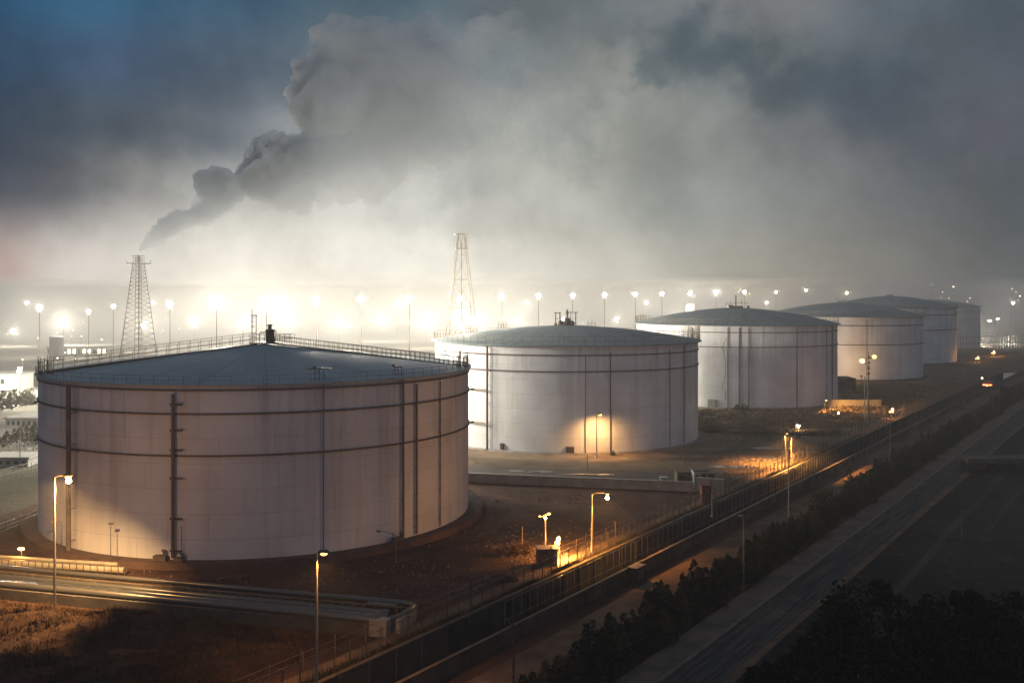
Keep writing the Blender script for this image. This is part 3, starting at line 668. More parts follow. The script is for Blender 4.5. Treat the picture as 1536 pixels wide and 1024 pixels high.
# ------------------------------------------------------------------ floodlight masts beyond the tanks
RH = random.Random(4)
def make_mast(x, y, Y, head, label, group, power, col=WARM, lens='white_lens', vis_r=0.8):
    head *= RH.uniform(0.5, 0.85); p = at(x, y, Y); t = thing('floodlight_mast', label, 'floodlight mast', (p.x, p.y, 0), 0, group); h = p.z
    MB().bar((0, 0, 0), (0, 0, h - 0.3), 0.10, 8, r2=0.06).build('pole', 'dark_steel', t)
    hd = MB(); hd.tube([(0.8 * head * math.sin(2 * PI * k / 12), 0.8 * head * math.cos(2 * PI * k / 12), h - 0.1) for k in range(12)], 0.07, 5, closed=True)
    hd.bar((-.8 * head, 0, h - 0.1), (.8 * head, 0, h - 0.1), 0.05, 4); hd.bar((0, -.8 * head, h - 0.1), (0, .8 * head, h - 0.1), 0.05, 4)
    hr = hd.build('lamp_ring', 'dark_steel', t)
    mb = MB()
    for k in range(6):
        a = 2 * PI * k / 6 + 0.3; c = Vector((0.42 * head * math.sin(a), 0.42 * head * math.cos(a), h - 0.1))
        mb.ball(c, head * 0.5, 8, 1.0)
    smooth_by_angle(mb.build('floodlight', lens, hr), 60)
    if power:
        lamp(t, (0, 0, h + 0.7), power, col, 0.5)
    return t
ORD = ['first', 'second', 'third', 'fourth', 'fifth', 'sixth', 'seventh', 'eighth', 'ninth', 'tenth', 'eleventh', 'twelfth', 'thirteenth', 'fourteenth', 'fifteenth', 'sixteenth', 'seventeenth', 'eighteenth']
K = 1.0
row = [(400, 458, 165, .32, 70e3), (475, 456, 176, .46, 48e3), (542, 454, 190, .46, 30e3), (614, 453, 212, .6, 32e3), (690, 451, 250, .6, 45e3), (752, 448, 275, .58, 34e3), (808, 447, 300, .6, 26e3), (859, 446, 325, .62, 24e3),
       (907, 445, 350, .75, 24e3), (953, 444, 375, .78, 20e3), (993, 443, 400, .76, 18e3), (1035, 442.5, 430, .74, 14e3), (1074, 441, 460, .74, 12e3), (1117, 440, 490, .7, 10e3), (1164, 440, 520, .55, 5e3), (1209, 437, 560, .7, 6e3), (1270, 441, 590, .7, 6e3)]
for i, (x, y, Y, hd, pw) in enumerate(row):
    make_mast(x, y, Y, hd, f'glowing floodlight mast, {ORD[i]} from the left in the long row behind the tanks', 'floodlight masts in the far row', pw * K, WARM if x < 1100 else (1, .75, .42), 'warm_lens' if x > 1100 or i % 4 == 2 else 'white_lens')
for (x, y, Y, hd, pw, lb) in ((59, 465, 250, .6, 22e3, 'slim lamp mast at the far left, standing clear over the nearest tank\'s left edge'),
                          (133, 470, 330, .6, 9e3, 'lower lamp mast between the far left mast and the flare tower'),
                          (170, 462, 340, .55, 9e3, 'faint lamp mast just left of the flare tower'),
                          (255, 461, 210, .42, 22e3, 'lamp mast just right of the flare tower'),
                          (325, 460, 185, .8, 120e3, 'brightest floodlight mast with a wide white glare, left of the roof vent')):
    make_mast(x, y, Y, hd, lb, 'floodlight masts at the left', pw * K)
for (x, y, Y, hd, pw, lb) in ((711, 487, 250, .9, 110e3, 'dazzling low floodlight mast between the lattice tower and the second tank'), (694, 492, 240, .55, 60e3, 'smaller low floodlight mast under the open lattice tower')):
    make_mast(x, y, Y, hd, lb, 'low floodlights by the second tank', pw * K)
# far small lights
DEEP = [(95, 488, 430, 420e3), (215, 492, 470, 380e3), (292, 486, 520, 260e3), (365, 490, 450, 260e3), (432, 484, 560, 500e3), (508, 489, 480, 360e3), (572, 485, 580, 500e3), (640, 488, 500, 420e3), (705, 484, 600, 500e3), (775, 486, 520, 380e3), (845, 483, 620, 380e3), (925, 482, 560, 260e3), (1015, 478, 640, 260e3), (20, 500, 520, 340e3)]
def deep_lights():
    for i, (x, y, Y, pw) in enumerate(DEEP):
        t = small_light(x, y, Y, 0.55, f'bright work light deep in the glowing mist, {ORD[i]} in the far plant', 'bright work lights deep in the mist', 'white_lens')
        lamp(t, (0, 0, at(x, y, Y).z + 1.3), pw * KD, WHITE, 0.8)
KD = 0.115; KD2 = 0.1
def small_light(x, y, Y, r, label, group, lens='far_lens'):
    p = at(x, y, Y); t = thing('lamp_post', label, 'lamp post', (p.x, p.y, 0), 0, group)
    MB().bar((0, 0, 0), (0, 0, p.z - r), 0.08, 5).build('pole', 'galvanised', t)
    mb = MB(); mb.ball((0, 0, p.z), r, 5, 0.75); smooth_by_angle(mb.build('lamp_head', lens, t), 60)
    return t
deep_lights()
for i, (x, pw) in enumerate(((-160, 1.0e6), (40, 1.3e6), (230, 1.6e6), (420, 2.0e6), (600, 2.0e6), (790, 1.7e6), (970, 1.2e6), (1150, 0.8e6), (1330, 0.5e6), (1520, 0.35e6))):  # added fill lamps that brighten the far mist
    Y = 900 + 60 * (i % 3); t = small_light(x, 457 + (i % 3) * 2, Y, 0.6, f'remote fill lamp added to brighten the mist, {ORD[i]} along the horizon', 'remote fill lamps on the horizon')
    lamp(t, (0, 0, at(x, 457, Y).z + 1.8), pw * KD2, WHITE, 1.0)
rnd = random.Random(21)
FS = []
for k in range(58):
    x = rnd.choice([rnd.uniform(2, 175), rnd.uniform(235, 700), rnd.uniform(235, 950)])
    y = rnd.choice([rnd.gauss(478, 7), rnd.gauss(488, 5), rnd.uniform(464, 500)])
    if x < 175: y = rnd.uniform(470, 545)
    FS.append((x, y))
for x, y in FS:
    Y = min(620, F * (CH - rnd.uniform(4, 10)) / max(y - HY, 8)); Y = max(Y, 260)
    small_light(x, y, Y, 0.30 * Y / 380 * rnd.uniform(0.6, 1.3), 'tiny plant light glimmering in the bright mist', 'small lights across the plant')
for x, y, r in ((1397, 427, .35), (1430, 430, .6), (1414, 438, .35), (1411, 447, .35), (1418, 452, .45), (1423, 447, .35), (1436, 457, .45), (1451, 452, .35), (1455, 447, .35), (1518, 433, .35), (1530, 444, .6), (1524, 438, .3), (1517, 450, .25), (1522, 452, .25), (1527, 450, .25)):
    small_light(x, y, 600, r, 'small light high on the far plant, right of the last tank', 'lights of the far right plant')

# ------------------------------------------------------------------ street lamps
def street_lamp(label, base, h, arm, power, col=SODIUM, lens='sodium_lens', pole='pole_paint', r=0.11, head=0.45, spot=None, target=None, lit=True, group=None, drop=0.35, blend=0.5, extra=None):
    t = thing('street_lamp', label, 'street lamp', base, 0, group)
    arm = Vector(arm); d = arm.normalized() if arm.length > 0.01 else Vector((1, 0, 0))
    MB().bar((0, 0, 0), (0, 0, h), r, 8, r2=r * 0.6).build('pole', pole, t)
    MB().lathe([(0.02, 0), (r * 2.2, 0), (r * 2.2, 0.1), (r * 1.3, 0.35), (0.02, 0.36)], 12).build('base_flange', pole, t)
    MB().tube([Vector((0, 0, h - 0.1)), arm * 0.3 + Vector((0, 0, h + 0.08)), arm * 0.85 + Vector((0, 0, h + 0.12)), arm + Vector((0, 0, h + 0.05))], r * 0.5, 6).build('arm', pole, t)
    c = arm + d * head * 0.5 + Vector((0, 0, h))
    rz = math.atan2(d.y, d.x)
    mb = MB(); mb.box(c + Vector((0, 0, 0.10)), (head * 1.6, head * 0.75, 0.12), rz=rz); mb.box(c + Vector((0, 0, 0.18)), (head * 1.1, head * 0.5, 0.08), rz=rz)
    hd = mb.build('lamp_head', 'dark_pole', t)
    mb = MB(); mb.ball(c + Vector((0, 0, -0.02)), head * 0.55, 8, 0.55); smooth_by_angle(mb.build('lens', lens if lit else 'galvanised', hd), 60)
    if power:
        lamp(t, c + Vector((0, 0, -drop)), power, col, 0.12, spot, target, blend)
    return t
def gp(x, y): return G(x, y)
b = gp(82, 921)
street_lamp('tall street lamp at the left in front of the nearest tank, its arm lit gold', b, 11.25, (0.75, 0.2, 0), 34000, spot=132, col=(1.0, 0.56, 0.20), target=(b.x - 4.6, b.y + 1.3, 0), blend=0.42, head=0.5)
lamp(bpy.data.objects['street_lamp'], (1.1, 0.1, 10.9), 1500, SODIUM, 0.2)
lamp_l2 = street_lamp('lit street lamp in the foreground left of centre, tall gold pole', Vector(((475 - CX) * 63.7 / F, 63.7, 0)), 9.6, (0.25, 0, 0), 3000, head=0.42, spot=140, target=((475 - CX) * 63.7 / F + 0.4, 64, 0))
b = gp(888, 836); street_lamp('lit street lamp with a long right arm beside the canal fence', b, 6.4, (1.35, -0.2, 0), 6500, head=0.3, spot=135, target=(b.x + 1.5, b.y - 0.2, 0)); lamp(bpy.data.objects['street_lamp.002'], (1.5, -0.3, 6.0), 1300, SODIUM, 0.15)
b = Vector(((895 - CX) * 161.0 / F, 161.0, 0)); street_lamp('lit lamp standing close before the second tank', b, 6.9, (0.35, 0.3, 0), 4600, head=0.6, col=(1, 0.50, 0.16), spot=165, target=(b.x + 0.9, b.y + 1.6, 0), blend=1.0)
# flood on the wall from the same pole
b = gp(818, 836)
t = thing('floodlight_post', 'slim post with two small lit lamps beside the brown cabinet', 'lamp post', b); z0 = (at(818, 771, b.y)).z
MB().bar((0, 0, 0), (0, 0, z0), 0.07, 6).build('pole', 'pole_paint', t)
mb = MB(); mb.bar((-0.5, 0, z0 - 0.25), (0.35, 0, z0), 0.05, 5); mb.build('arm', 'pole_paint', t)
for dx, dz, r in ((-0.55, -0.2, 0.14), (0.35, 0.05, 0.2)):
    MB().ball((dx, 0, z0 + dz), r, 6, 0.6).build('lamp_head', 'sodium_lens', t, True)
lamp(t, (0, -0.3, z0 - 0.3), 260, SODIUM, 0.1)
b = gp(836, 836)
t = thing('site_lamp', 'low glaring sodium lamp just right of the brown cabinet', 'site lamp', b); z0 = at(836, 814, b.y).z
MB().bar((0, 0, 0), (0, 0, z0 - 0.15), 0.05, 6).build('pole', 'dark_pole', t)
MB().ball((0, 0, z0), 0.3, 8, 0.8).build('lamp_head', 'sodium_lens', t, True); MB().ball((-0.45, -0.2, z0 - 0.6), 0.14, 8, 0.8).build('lamp_head', 'sodium_lens', t, True)
lamp(t, (0.1, -0.3, z0 - 0.1), 12000, SODIUM, 0.15, 160, (b.x + 0.6, b.y - 0.6, 0), 0.5)
lamp(t, (0.1, -0.3, z0 + 0.5), 2000, SODIUM, 0.15)
# lamps near the third tank
b = gp(1178, 702)
street_lamp('paired lamp on a pole by the bright orange ground, before the third tank', b, at(1178, 650, b.y).z, (0.15, 0, 0), 34000, head=0.25, spot=146, target=(b.x + 0.5, b.y, 0), blend=0.3)
b = Vector(((1194 - CX) * 190 / F, 190, 0)); street_lamp('small yellow lamp before the third tank, hanging over bare ground', b, at(1194, 637, 190).z, (0.1, -0.1, 0), 500, col=(1, .66, .3), head=0.7, lens='white_lens', pole='galvanised', r=0.07)
b = gp(1237, 617); street_lamp('low orange lamp at the right foot of the third tank', b, at(1237, 600, b.y).z, (0.1, 0, 0), 5000, head=0.5, r=0.09, spot=150, target=(b.x + 1.5, b.y - 1.0, 0)); lamp(bpy.data.objects['street_lamp.006'], (1.3, -0.4, 2.2), 15000, SODIUM, 0.15, 100, (b.x + 8, b.y + 3, 0.6), 0.8)
b = gp(1255, 634); street_lamp('small dim lamp on the fence line right of the third tank', b, at(1257, 617, b.y).z, (0.2, 0, 0), 150, head=0.32, r=0.06)
b = gp(1303, 640)
t = thing('floodlight_post', 'tall post carrying two orange lamps in front of the fourth tank', 'lamp post', b); z0 = at(1303, 528, b.y).z; s_ = b.y / F
MB().bar((0, 0, 0), (0, 0, z0), 0.16, 6, r2=0.09).build('pole', 'dark_pole', t)
mb = MB(); mb.bar((-9 * s_, 0, z0 - 13 * s_), (8 * s_, 0, z0 - 7 * s_), 0.07, 5); mb.bar((0, 0, z0 - 3), (-9 * s_, 0, z0 - 13 * s_), 0.05, 4); mb.build('arm', 'dark_pole', t)
for k in range(4): MB().box((0, 0, z0 - 1 - k * 1.1), (0.5, 0.3, 0.35)).build('junction_box', 'dark_pole', t)
MB().ball((-10 * s_, 0, z0 - 13 * s_), 0.50, 8, 0.85).build('lamp_head', 'sodium_lens', t, True); MB().ball((8.5 * s_, 0, z0 - 7 * s_), 0.46, 8, 0.85).build('lamp_head', 'sodium_lens', t, True)
lamp(t, (-10 * s_, -0.4, z0 - 13 * s_), 800, (1, .55, .2), 0.3)
b2 = gp(1297, 636); t = thing('utility_pole', 'pale utility pole just left of the twin lamp post', 'pole', b2); z1_ = at(1297, 565, b2.y).z
MB().bar((0, 0, 0), (0, 0, z1_), 0.15, 6, r2=0.1).build('pole', 'pole_paint', t); MB().bar((0.55, 0, 0), (0.55, 0, z1_ - 0.4), 0.1, 6, r2=0.07).build('stay_pole', 'pole_paint', t)
lampx = gp(1290, 603)
t = thing('wall_lamp', 'hooded floodlight on a post throwing orange light on the fourth tank', 'floodlight', Vector(((1292 - CX) * 288 / F, 288, 0)))
MB().bar((0, 0, 0), (0, 0, 3.0), 0.08, 6).build('pole', 'dark_pole', t); MB().box((0, 0, 3.1), (0.6, 0.4, 0.35)).build('lamp_head', 'dark_pole', t)
lamp(t, (0, 0.5, 3.4), 9000, (1, .56, .24), 0.3, spot=110, target=(100, 309, 7), blend=1.0)
b = gp(1389, 546); street_lamp('pale yellow lamp between the fourth and fifth tanks', b, at(1389, 520, b.y).z, (0.2, 0, 0), 6000, col=WARM, lens='white_lens', head=1.5, r=0.14)
b = gp(1453, 512); street_lamp('yellow lamp right of the last tank, over the lit yard wall', b, at(1453, 488, b.y).z, (0.2, 0, 0), 26000, col=(1, .75, .42), lens='white_lens', head=1.8, r=0.2)
b = gp(1493, 515); hh = at(1493, 481, b.y).z
t = street_lamp('first of the tall pair of yellow lamps at the far right', b, hh, (-2.2, 0, 0), 26000, col=(1, .75, .42), lens='white_lens', head=2.0, r=0.3)
b = gp(1500, 514); street_lamp('second and slightly taller of the pair of yellow lamps at the far right', b, at(1499, 478, b.y).z, (-0.4, 0, 0), 5000, col=(1, .75, .42), lens='white_lens', head=1.7, r=0.15)
# low work lights that pool on the ground along the fence
for (x, y, pw, lb) in ((1337, 627, 900, 'low work light pooling orange on the fence line, before the fourth tank'), (1490, 534, 2500, 'low work light at the crest by the right edge'), (1466, 543, 1600, 'low work light on the slope right of the fifth tank'), (1462, 519, 40000, 'low white floodlight washing the far yard wall')):
    b = gp(x, y); t = thing('work_light', lb, 'work light', b)
    s_ = b.y / F
    MB().bar((0, 0, 0), (0, 0, 1.2), 0.06, 5).build('pole', 'dark_pole', t); MB().box((0, 0, 1.35), (max(0.5, 6 * s_), 0.4, 0.3)).build('lamp_head', 'sodium_lens' if y > 520 else 'white_lens', t)
    lamp(t, (0, -0.6, 1.9), pw, SODIUM if y > 520 else WARM, 0.15)
# unlit poles
def plain_pole(label, x, yb, yt, r=0.09, m='dark_pole', arm=None, Y=None, head=True):
    b = gp(x, yb) if Y is None else Vector(((x - CX) * Y / F, Y, 0)); h = at(x, yt, b.y).z
    t = thing('lamp_post', label, 'lamp post', b)
    MB().bar((0, 0, 0), (0, 0, h), r, 7, r2=r * 0.55).build('pole', m, t)
    MB().lathe([(0.02, 0), (r * 2, 0), (r * 2, 0.08), (r * 1.2, 0.3), (0.02, 0.31)], 10).build('base_flange', m, t)
    if arm:
        a = Vector(arm); MB().tube([Vector((0, 0, h - 0.05)), a * 0.5 + Vector((0, 0, h + 0.12)), a + Vector((0, 0, h + 0.15))], r * 0.5, 5).build('arm', m, t)
        if head: MB().box(a + Vector((0, 0, h + 0.12)), (0.42, 0.24, 0.13)).build('lamp_head', 'galvanised', t)
    return t
plain_pole('unlit pole with a tiny bent head, left of the hedge by the dirt road', 1115.5, 882, 777, 0.09, 'pole_paint', (-0.25, 0, 0.1))
plain_pole('tall unlit pole rising from the hedge before the orange ground', 1183, 781, 672, 0.10, 'pole_paint')
plain_pole('thin unlit pole far up the hedge', 1335, 684, 627, 0.08, 'pole_paint')
plain_pole('short thin pole alone in the dark field at the right', 1443, 812, 762, 0.06, 'dark_pole')
tp = plain_pole('dark braced pole on the near bank, bottom centre', 770, 1030, 905, 0.10, 'dark_pole'); hb = at(770, 905, gp(770, 1030).y).z
MB().bar((0, 0, hb - 1.6), (-0.9, 0.6, hb - 0.6), 0.04, 4).build('stay_wire', 'dark_pole', tp)
plain_pole('small unlit lamp bending left at the nearest tank\'s foot', 594, 822, 802, 0.05, 'rail_steel', (-1.7, 0, 0.25), Y=97.2)
plain_pole('short unlit lamp in the glow on the nearest tank, left of its second pipe', 166, 852, 787, 0.045, 'dark_pole', (0.01, 0, 0))
plain_pole('short thin post beside the gold street lamp, against the nearest tank', 93, 838, 783, 0.045, 'dark_pole', (-0.8, 0, 0.0))
plain_pole('thin tall pole standing in the low wall before the second tank', 1026, 726, 668, 0.07, 'dark_pole')
plain_pole('slim pole between the two front hatches of the second tank and the lit lamp', 881, 705, 680, 0.06, 'dark_pole')
plain_pole('gold lit marker post left of the brown cabinet', 783.5, 822, 789, 0.06, 'pole_paint')
plain_pole('pale pole at the end of the low wall by the red kiosk', 1068, 775, 737, 0.09, 'pole_paint')
plain_pole('dark pole on the fence line left of the twin lamp post', 1255, 664, 606, 0.12, 'dark_pole')
plain_pole('dark pole on the fence line beneath the paired lamp', 1173, 703, 645, 0.09, 'dark_pole')
plain_pole('short pole standing low beside the third tank\'s right pipe', 1187, 700, 655, 0.05, 'pole_paint')
for x, yt, yb, k in ((1164, 446, 500, 'behind the fourth tank\'s roof'), (855 + 302, 449, 500, 'behind the third tank\'s crown'), (1203, 447, 500, 'left of the fourth tank\'s crown')):
    pass

# ------------------------------------------------------------------ canal walls, fences
def wall_run(label, name, c, y0, y1, zlo, zhi, th, m, coping=None, ribs=0, rib_side=1, step=3.2):
    t = thing(name, label, 'wall', P(c, y0), 0)
    o0 = P(c, y0)
    mb = MB(); L = (P(c, y1) - P(c, y0)).length; mid = DIR * L / 2
    mb.box(mid + Vector((0, 0, (zlo + zhi) / 2)), (th, L, zhi - zlo), rz=RZ); mb.build('wall_face', m, t)
    if coping:
        mb = MB(); mb.box(mid + Vector((0, 0, zhi + 0.05)), (th + 0.08, L, 0.10), rz=RZ); mb.build('coping', coping, t)
    if ribs:
        k = 0; dist = 0.5; n = 0
        while dist < min(L, 260) and n < 95:
            mb = MB(); mb.box(DIR * dist + PERP * rib_side * (th / 2 + 0.07) + Vector((0, 0, (zlo + zhi) / 2 - 0.04)), (0.14, 0.3, zhi - zlo - 0.1), rz=RZ); mb.build('pilaster', m, t)
            dist += step; n += 1
    return t
wall_run('long dark retaining wall on the far side of the canal, under the fence', 'retaining_wall', CL - 0.12, 40, CEND, CZ, 0.25, 0.3, 'canal_wall', 'dark_coping', 1, 1, 3.0)
wall_run('low brown parapet wall along the near side of the canal', 'parapet_wall', CR + 0.3, 40, CEND, CZ, 1.1, 0.22, 'brown_concrete', 'dark_coping', 1, 1, 3.3)

def fence(label, c, y0, y1, h, step, m='dark_pole', r=0.035, rails=(0.5, 1.0), pick=None, tall=0.0, seed=1, lean=0.0, mesh=True):
    rnd = random.Random(seed); t = thing('fence', label, 'fence', P(c, y0), 0); L = (P(c, y1) - P(c, y0)).length
    n = int(L / step); n = min(n, 99)
    pts = []
    for i in range(n + 1):
        p = DIR * (L * i / n); hh = h * (1 + rnd.uniform(-0.06, 0.06)) + (tall if i % 4 == 0 else 0)
        q = p + Vector((rnd.uniform(-1, 1) * lean, rnd.uniform(-1, 1) * lean, 0)) + Vector((0, 0, hh))
        MB().bar(p, q, r * rnd.uniform(0.9, 1.5), 5).build('post', m, t); pts.append((p, h))
    mb = MB()
    for k in rails: mb.bar(Vector((0, 0, h * k)), DIR * L + Vector((0, 0, h * k)), 0.022, 4)
    if pick:
        q = 0
        while q < L: mb.bar(DIR * q, DIR * q + Vector((0, 0, h * 0.95)), 0.014, 3); q += pick
    mb.build('rail', m, t)
    return t
fence('tall dark picket fence along the canal edge, nearer run', CL - 0.75, 55, 150, 1.9, 1.6, 'dark_pole', 0.045, (0.3, 0.62, 0.96), 0.45, 0.9, 3, 0.06)
fence('tall dark fence along the canal edge, farther run past the orange ground', CL - 0.75, 150.5, 300, 2.2, 2.2, 'dark_pole', 0.05, (0.3, 0.62, 0.96), 0.9, 1.0, 4, 0.1)
fence('low post and wire fence on the compound side of the footpath', -60.9, 62, 290, 1.1, 3.2, 'rail_steel', 0.04, (0.45, 0.9), None, 0.35, 5, 0.08)
fence('metal railing on top of the canal parapet', CR + 0.3, 92, 165, 0.01, 60, 'rail_steel', 0.02, (1.0,), None)if False else None
# picket screens hung inside the canal
fence('vertical barred screen standing in the canal against the far wall', CL + 0.55, 84, 165, 2.0, 1.3, 'galvanised', 0.03, (0.15, 0.95), None, 0.0, 8).location = P(CL + 0.55, 84, -1.6)
t = thing('junction_cabinet', 'rusty red cabinet built against the outside of the canal parapet', 'cabinet', P(CR + 0.95, 91.5), RZ)
MB().box((0, 0, 0.62), (0.9, 1.7, 1.24)).build('body', 'brick_ring', t); MB().box((0, 0, 1.28), (1.05, 1.85, 0.08)).build('lid', 'rust_steel', t); MB().box((0.47, 0, 0.62), (0.04, 1.3, 1.0)).build('door', 'rust_steel', t)

# compound bund wall before the second tank
def bund(label, A, B, h, th, m, step=3.0, cop='white_concrete'):
    A = Vector(A); B = Vector(B); d = (B - A); L = d.length; d.normalize(); rz = math.atan2(d.y, d.x)
    t = thing('bund_wall', label, 'wall', A, 0)
    MB().box(d * L / 2 + Vector((0, 0, h / 2)), (L, th, h), rz=rz).build('wall_face', m, t)
    MB().box(d * L / 2 + Vector((0, 0, h + 0.06)), (L + 0.1, th + 0.14, 0.12), rz=rz).build('coping', cop, t)
    nrm = Vector((d.y, -d.x, 0)); n = int(L / step)
    for i in range(n + 1):
        MB().box(d * (L * i / n) + nrm * (th / 2 + 0.05) + Vector((0, 0, h / 2 - 0.03)), (0.12, 0.1, h - 0.06), rz=rz).build('pilaster', m, t)
    return t
bund('long pale low wall between the nearest and second tanks', (-62, 152, 0), G(1040, 737), 1.2, 0.25, 'white_concrete')
bund('short pale wall section stepping out by the red kiosk', G(1046, 734), G(1086, 738), 1.6, 0.3, 'white_concrete', 1.5)
# dark access road behind that wall, with puddles
mb = MB(); mb.quad((-62, 153.2, 0.03), G(1045, 728) + Vector((0, 0, 0.03)), G(1050, 712) + Vector((0, 0, 0.03)), (-62, 166, 0.03)); struct(mb.build('service_road', 'asphalt'))
mat('puddle_water', (0.10, 0.10, 0.09), 0.04, 0, spec=0.8)
def puddle(x, y, rx, ry, z=0.04):
    c = G(x, y); n = 22; mb = MB(); mb.v = [Vector((c.x + rx * math.cos(2 * PI * k / n) * (1 + .35 * noise.noise(Vector((k * .7, x, y)))), c.y + ry * math.sin(2 * PI * k / n) * (1 + .35 * noise.noise(Vector((k * .7, y, x)))), z)) for k in range(n)]
    mb.f = [tuple(range(n))]; return struct(mb.build('puddle', 'puddle_water'))
for p_ in ((812, 707, 1.8, 0.9), (800, 708, 1.0, .4), (865, 711, 2.6, 0.4), (905, 711.5, 1.5, 0.4), (775, 706, 1.2, .5), (1130, 690, 4, 1.2), (1165, 686, 3, 1.4), (1205, 678, 4, 1.1), (1150, 672, 2.5, 1.5), (1105, 700, 4, 1.2), (1085, 640, 5, 3), (1060, 622, 4, 2.2), (1120, 625, 4, 2.2)):
    puddle(*p_)

# small site buildings by the wall
def kiosk(label, name, x0, x1, yb, yt, depth, m, roof='white_concrete', door=True, cat='shed', rz=0.0):
    a = G(x0, yb); b2 = G(x1, yb); w_ = (b2 - a).length; h = (yb - yt) * a.y / F; c = (a + b2) / 2 + Vector((0, depth / 2, 0))
    t = thing(name, label, cat, c, rz)
    MB().box((0, 0, h / 2), (w_, depth, h)).build('wall', m, t); MB().box((0, 0, h + 0.06), (w_ + 0.3, depth + 0.3, 0.12)).build('roof', roof, t)
    if door:
        f = MB().box((w_ * 0.2, -depth / 2 - 0.03, min(h * 0.42, 1.0)), (min(0.9, w_ * 0.4), 0.06, min(h * 0.8, 2.0))).build('door', 'dark_steel', t)
        MB().box((-w_ * 0.25, -depth / 2 - 0.03, h * 0.62), (min(0.7, w_ * 0.25), 0.06, h * 0.28)).build('window', 'glass_dark', t)
    return t
kiosk('low pale flat-roofed shed behind the low wall', 'shed', 1016, 1044, 727, 709, 2.5, 'dark_coping', 'dark_coping')
kiosk('small grey pump house at the end of the low wall', 'pump_house', 1041, 1062, 731, 706, 2.2, 'grey_wall', 'dark_steel')
kiosk('second, lower pale shed right of the pump house', 'shed', 1054, 1072, 722, 711, 2.0, 'dark_coping', 'dark_coping')
kiosk('narrow dark red kiosk by the canal fence', 'kiosk', 1053, 1067, 757, 729, 1.4, 'red_paint', 'red_paint')
kiosk('white box on the ground behind the low wall', 'utility_box', 991, 1000, 722, 717, 0.6, 'grey_wall', 'grey_wall', False, 'box')
kiosk('dark low block building between the third and fourth tanks', 'plant_room', 1258, 1284, 587, 568, 8, 'dark_concrete', 'dark_concrete')
kiosk('long low wall lit bright orange right of the third tank', 'screen_wall', 1240, 1322, 611, 600, 0.4, 'white_concrete', 'white_concrete', False, 'wall')
mat('lit_concrete_wall', (0.45, 0.40, 0.33), 0.8)
# brown cabinet with the site lamp
a = G(805, 849); t = thing('site_cabinet', 'brown boxy cabinet with an orange lamp glaring behind it', 'cabinet', (a.x + 1.0, a.y + 0.7, 0), 0.12)
MB().box((0, 0, 0.8), (1.9, 1.5, 1.6)).build('body', 'box_paint', t); MB().box((0, 0, 1.64), (2.05, 1.65, 0.1)).build('lid', 'rust_steel', t)
for x in (-0.47, 0.47):
    dd = MB().box((x, -0.775, 0.8), (0.86, 0.05, 1.4)).build('door', 'box_paint', t); MB().box((x * 0.3, -0.81, 0.8), (0.05, 0.04, 0.3)).build('handle', 'dark_steel', dd)
for x in (-0.8, 0.8): MB().box((x, 0, 0.0), (0.2, 1.3, 0.12)).build('skid', 'dark_steel', t)

# ------------------------------------------------------------------ pipe bundle at the left front
A0, A1 = Vector((-72, 93.3, 0)), Vector((-9.6, 76.0, 0)); dp = (A1 - A0).normalized(); nb = Vector((-dp.y, dp.x, 0)); LP = (A1 - A0).length; rzp = math.atan2(dp.y, dp.x)
def bp_(s, off, z): return A0 + dp * s + nb * off + Vector((0, 0, z))
t = thing('pipe_trench', 'low dark concrete trench wall with rounded pale end, along the dry field', 'trench wall', (0, 0, 0))
MB().box(bp_(LP / 2 - 0.7, 0.15, 0.45), (LP - 1.4, 0.3, 0.9), rz=rzp).build('front_wall', 'dark_concrete', t)
MB().box(bp_(LP - 0.7, 0.5, 0.62), (1.4, 1.1, 1.24), rz=rzp).build('end_block', 'concrete', t)
MB().box(bp_(LP + 0.5, 2.9, 0.55), (0.3, 3.6, 1.1), rz=rzp).build('end_wall', 'white_concrete', t)
MB().box(bp_(LP / 2, 4.9, 0.4), (LP, 0.25, 0.8), rz=rzp).build('back_wall', 'dark_concrete', t)
MB().quad(bp_(0, 0.3, 0.04), bp_(LP, 0.3, 0.04), bp_(LP, 4.8, 0.04), bp_(0, 4.8, 0.04)).build('trench_floor', 'dark_concrete', t)
for i, (off, z, r, m, lb) in enumerate(((0.45, 1.08, 0.30, 'lagged_pipe', 'thick front pipe lying on the trench wall'), (1.45, 0.8, 0.33, 'wet_steel', 'second pipe from the front, wet and shining blue-grey'), (2.4, 0.75, 0.24, 'wet_steel', 'thin middle pipe of the bundle'), (3.3, 0.75, 0.26, 'lagged_pipe', 'fourth pipe of the bundle, in its dark middle'))):
    LL = LP - 1.6 - 0.2 * i
    mb = MB(); mb.tube([bp_(s, off + 0.25 * math.sin(s * 0.05), z) for s in [LL * k / 14 for k in range(15)]] + [bp_(LL + 0.5, off + 0.15, z), bp_(LL + 0.8, off + 0.5, z - 0.1)], r, 12)
    o = tag(mb.build('pipe', m), lb, 'pipe', 'pipes of the front bundle'); smooth_by_angle(o)
mb = MB(); mb.tube([bp_(LP * k / 16, 4.95, 1.15) for k in range(16)] + [bp_(LP - 1.0, 4.95, 1.15), bp_(LP + 0.1, 4.8, 1.15), bp_(LP + 0.55, 4.3, 1.15), bp_(LP + 0.6, 3.6, 1.15), bp_(LP + 0.3, 1.6, 1.1), bp_(LP - 0.3, 0.9, 1.1)], 0.22, 12)
t = tag(mb.build('pipe', 'lagged_pipe'), 'rear pipe of the bundle, bending round at the right end', 'pipe', 'pipes of the front bundle'); smooth_by_angle(t)
k = 1.2; i = 0
rack = thing('pipe_rack', 'row of short stanchions and rail carrying the rear pipe', 'pipe rack', (0, 0, 0))
while k < LP - 0.6 and i < 99:
    mb = MB(); p = bp_(k, 4.2, 0.05); mb.box(p + Vector((0, 0, 0.45)), (0.10, 0.10, 0.9), rz=rzp); mb.build('stanchion', 'rail_steel', rack); k += 0.95; i += 1
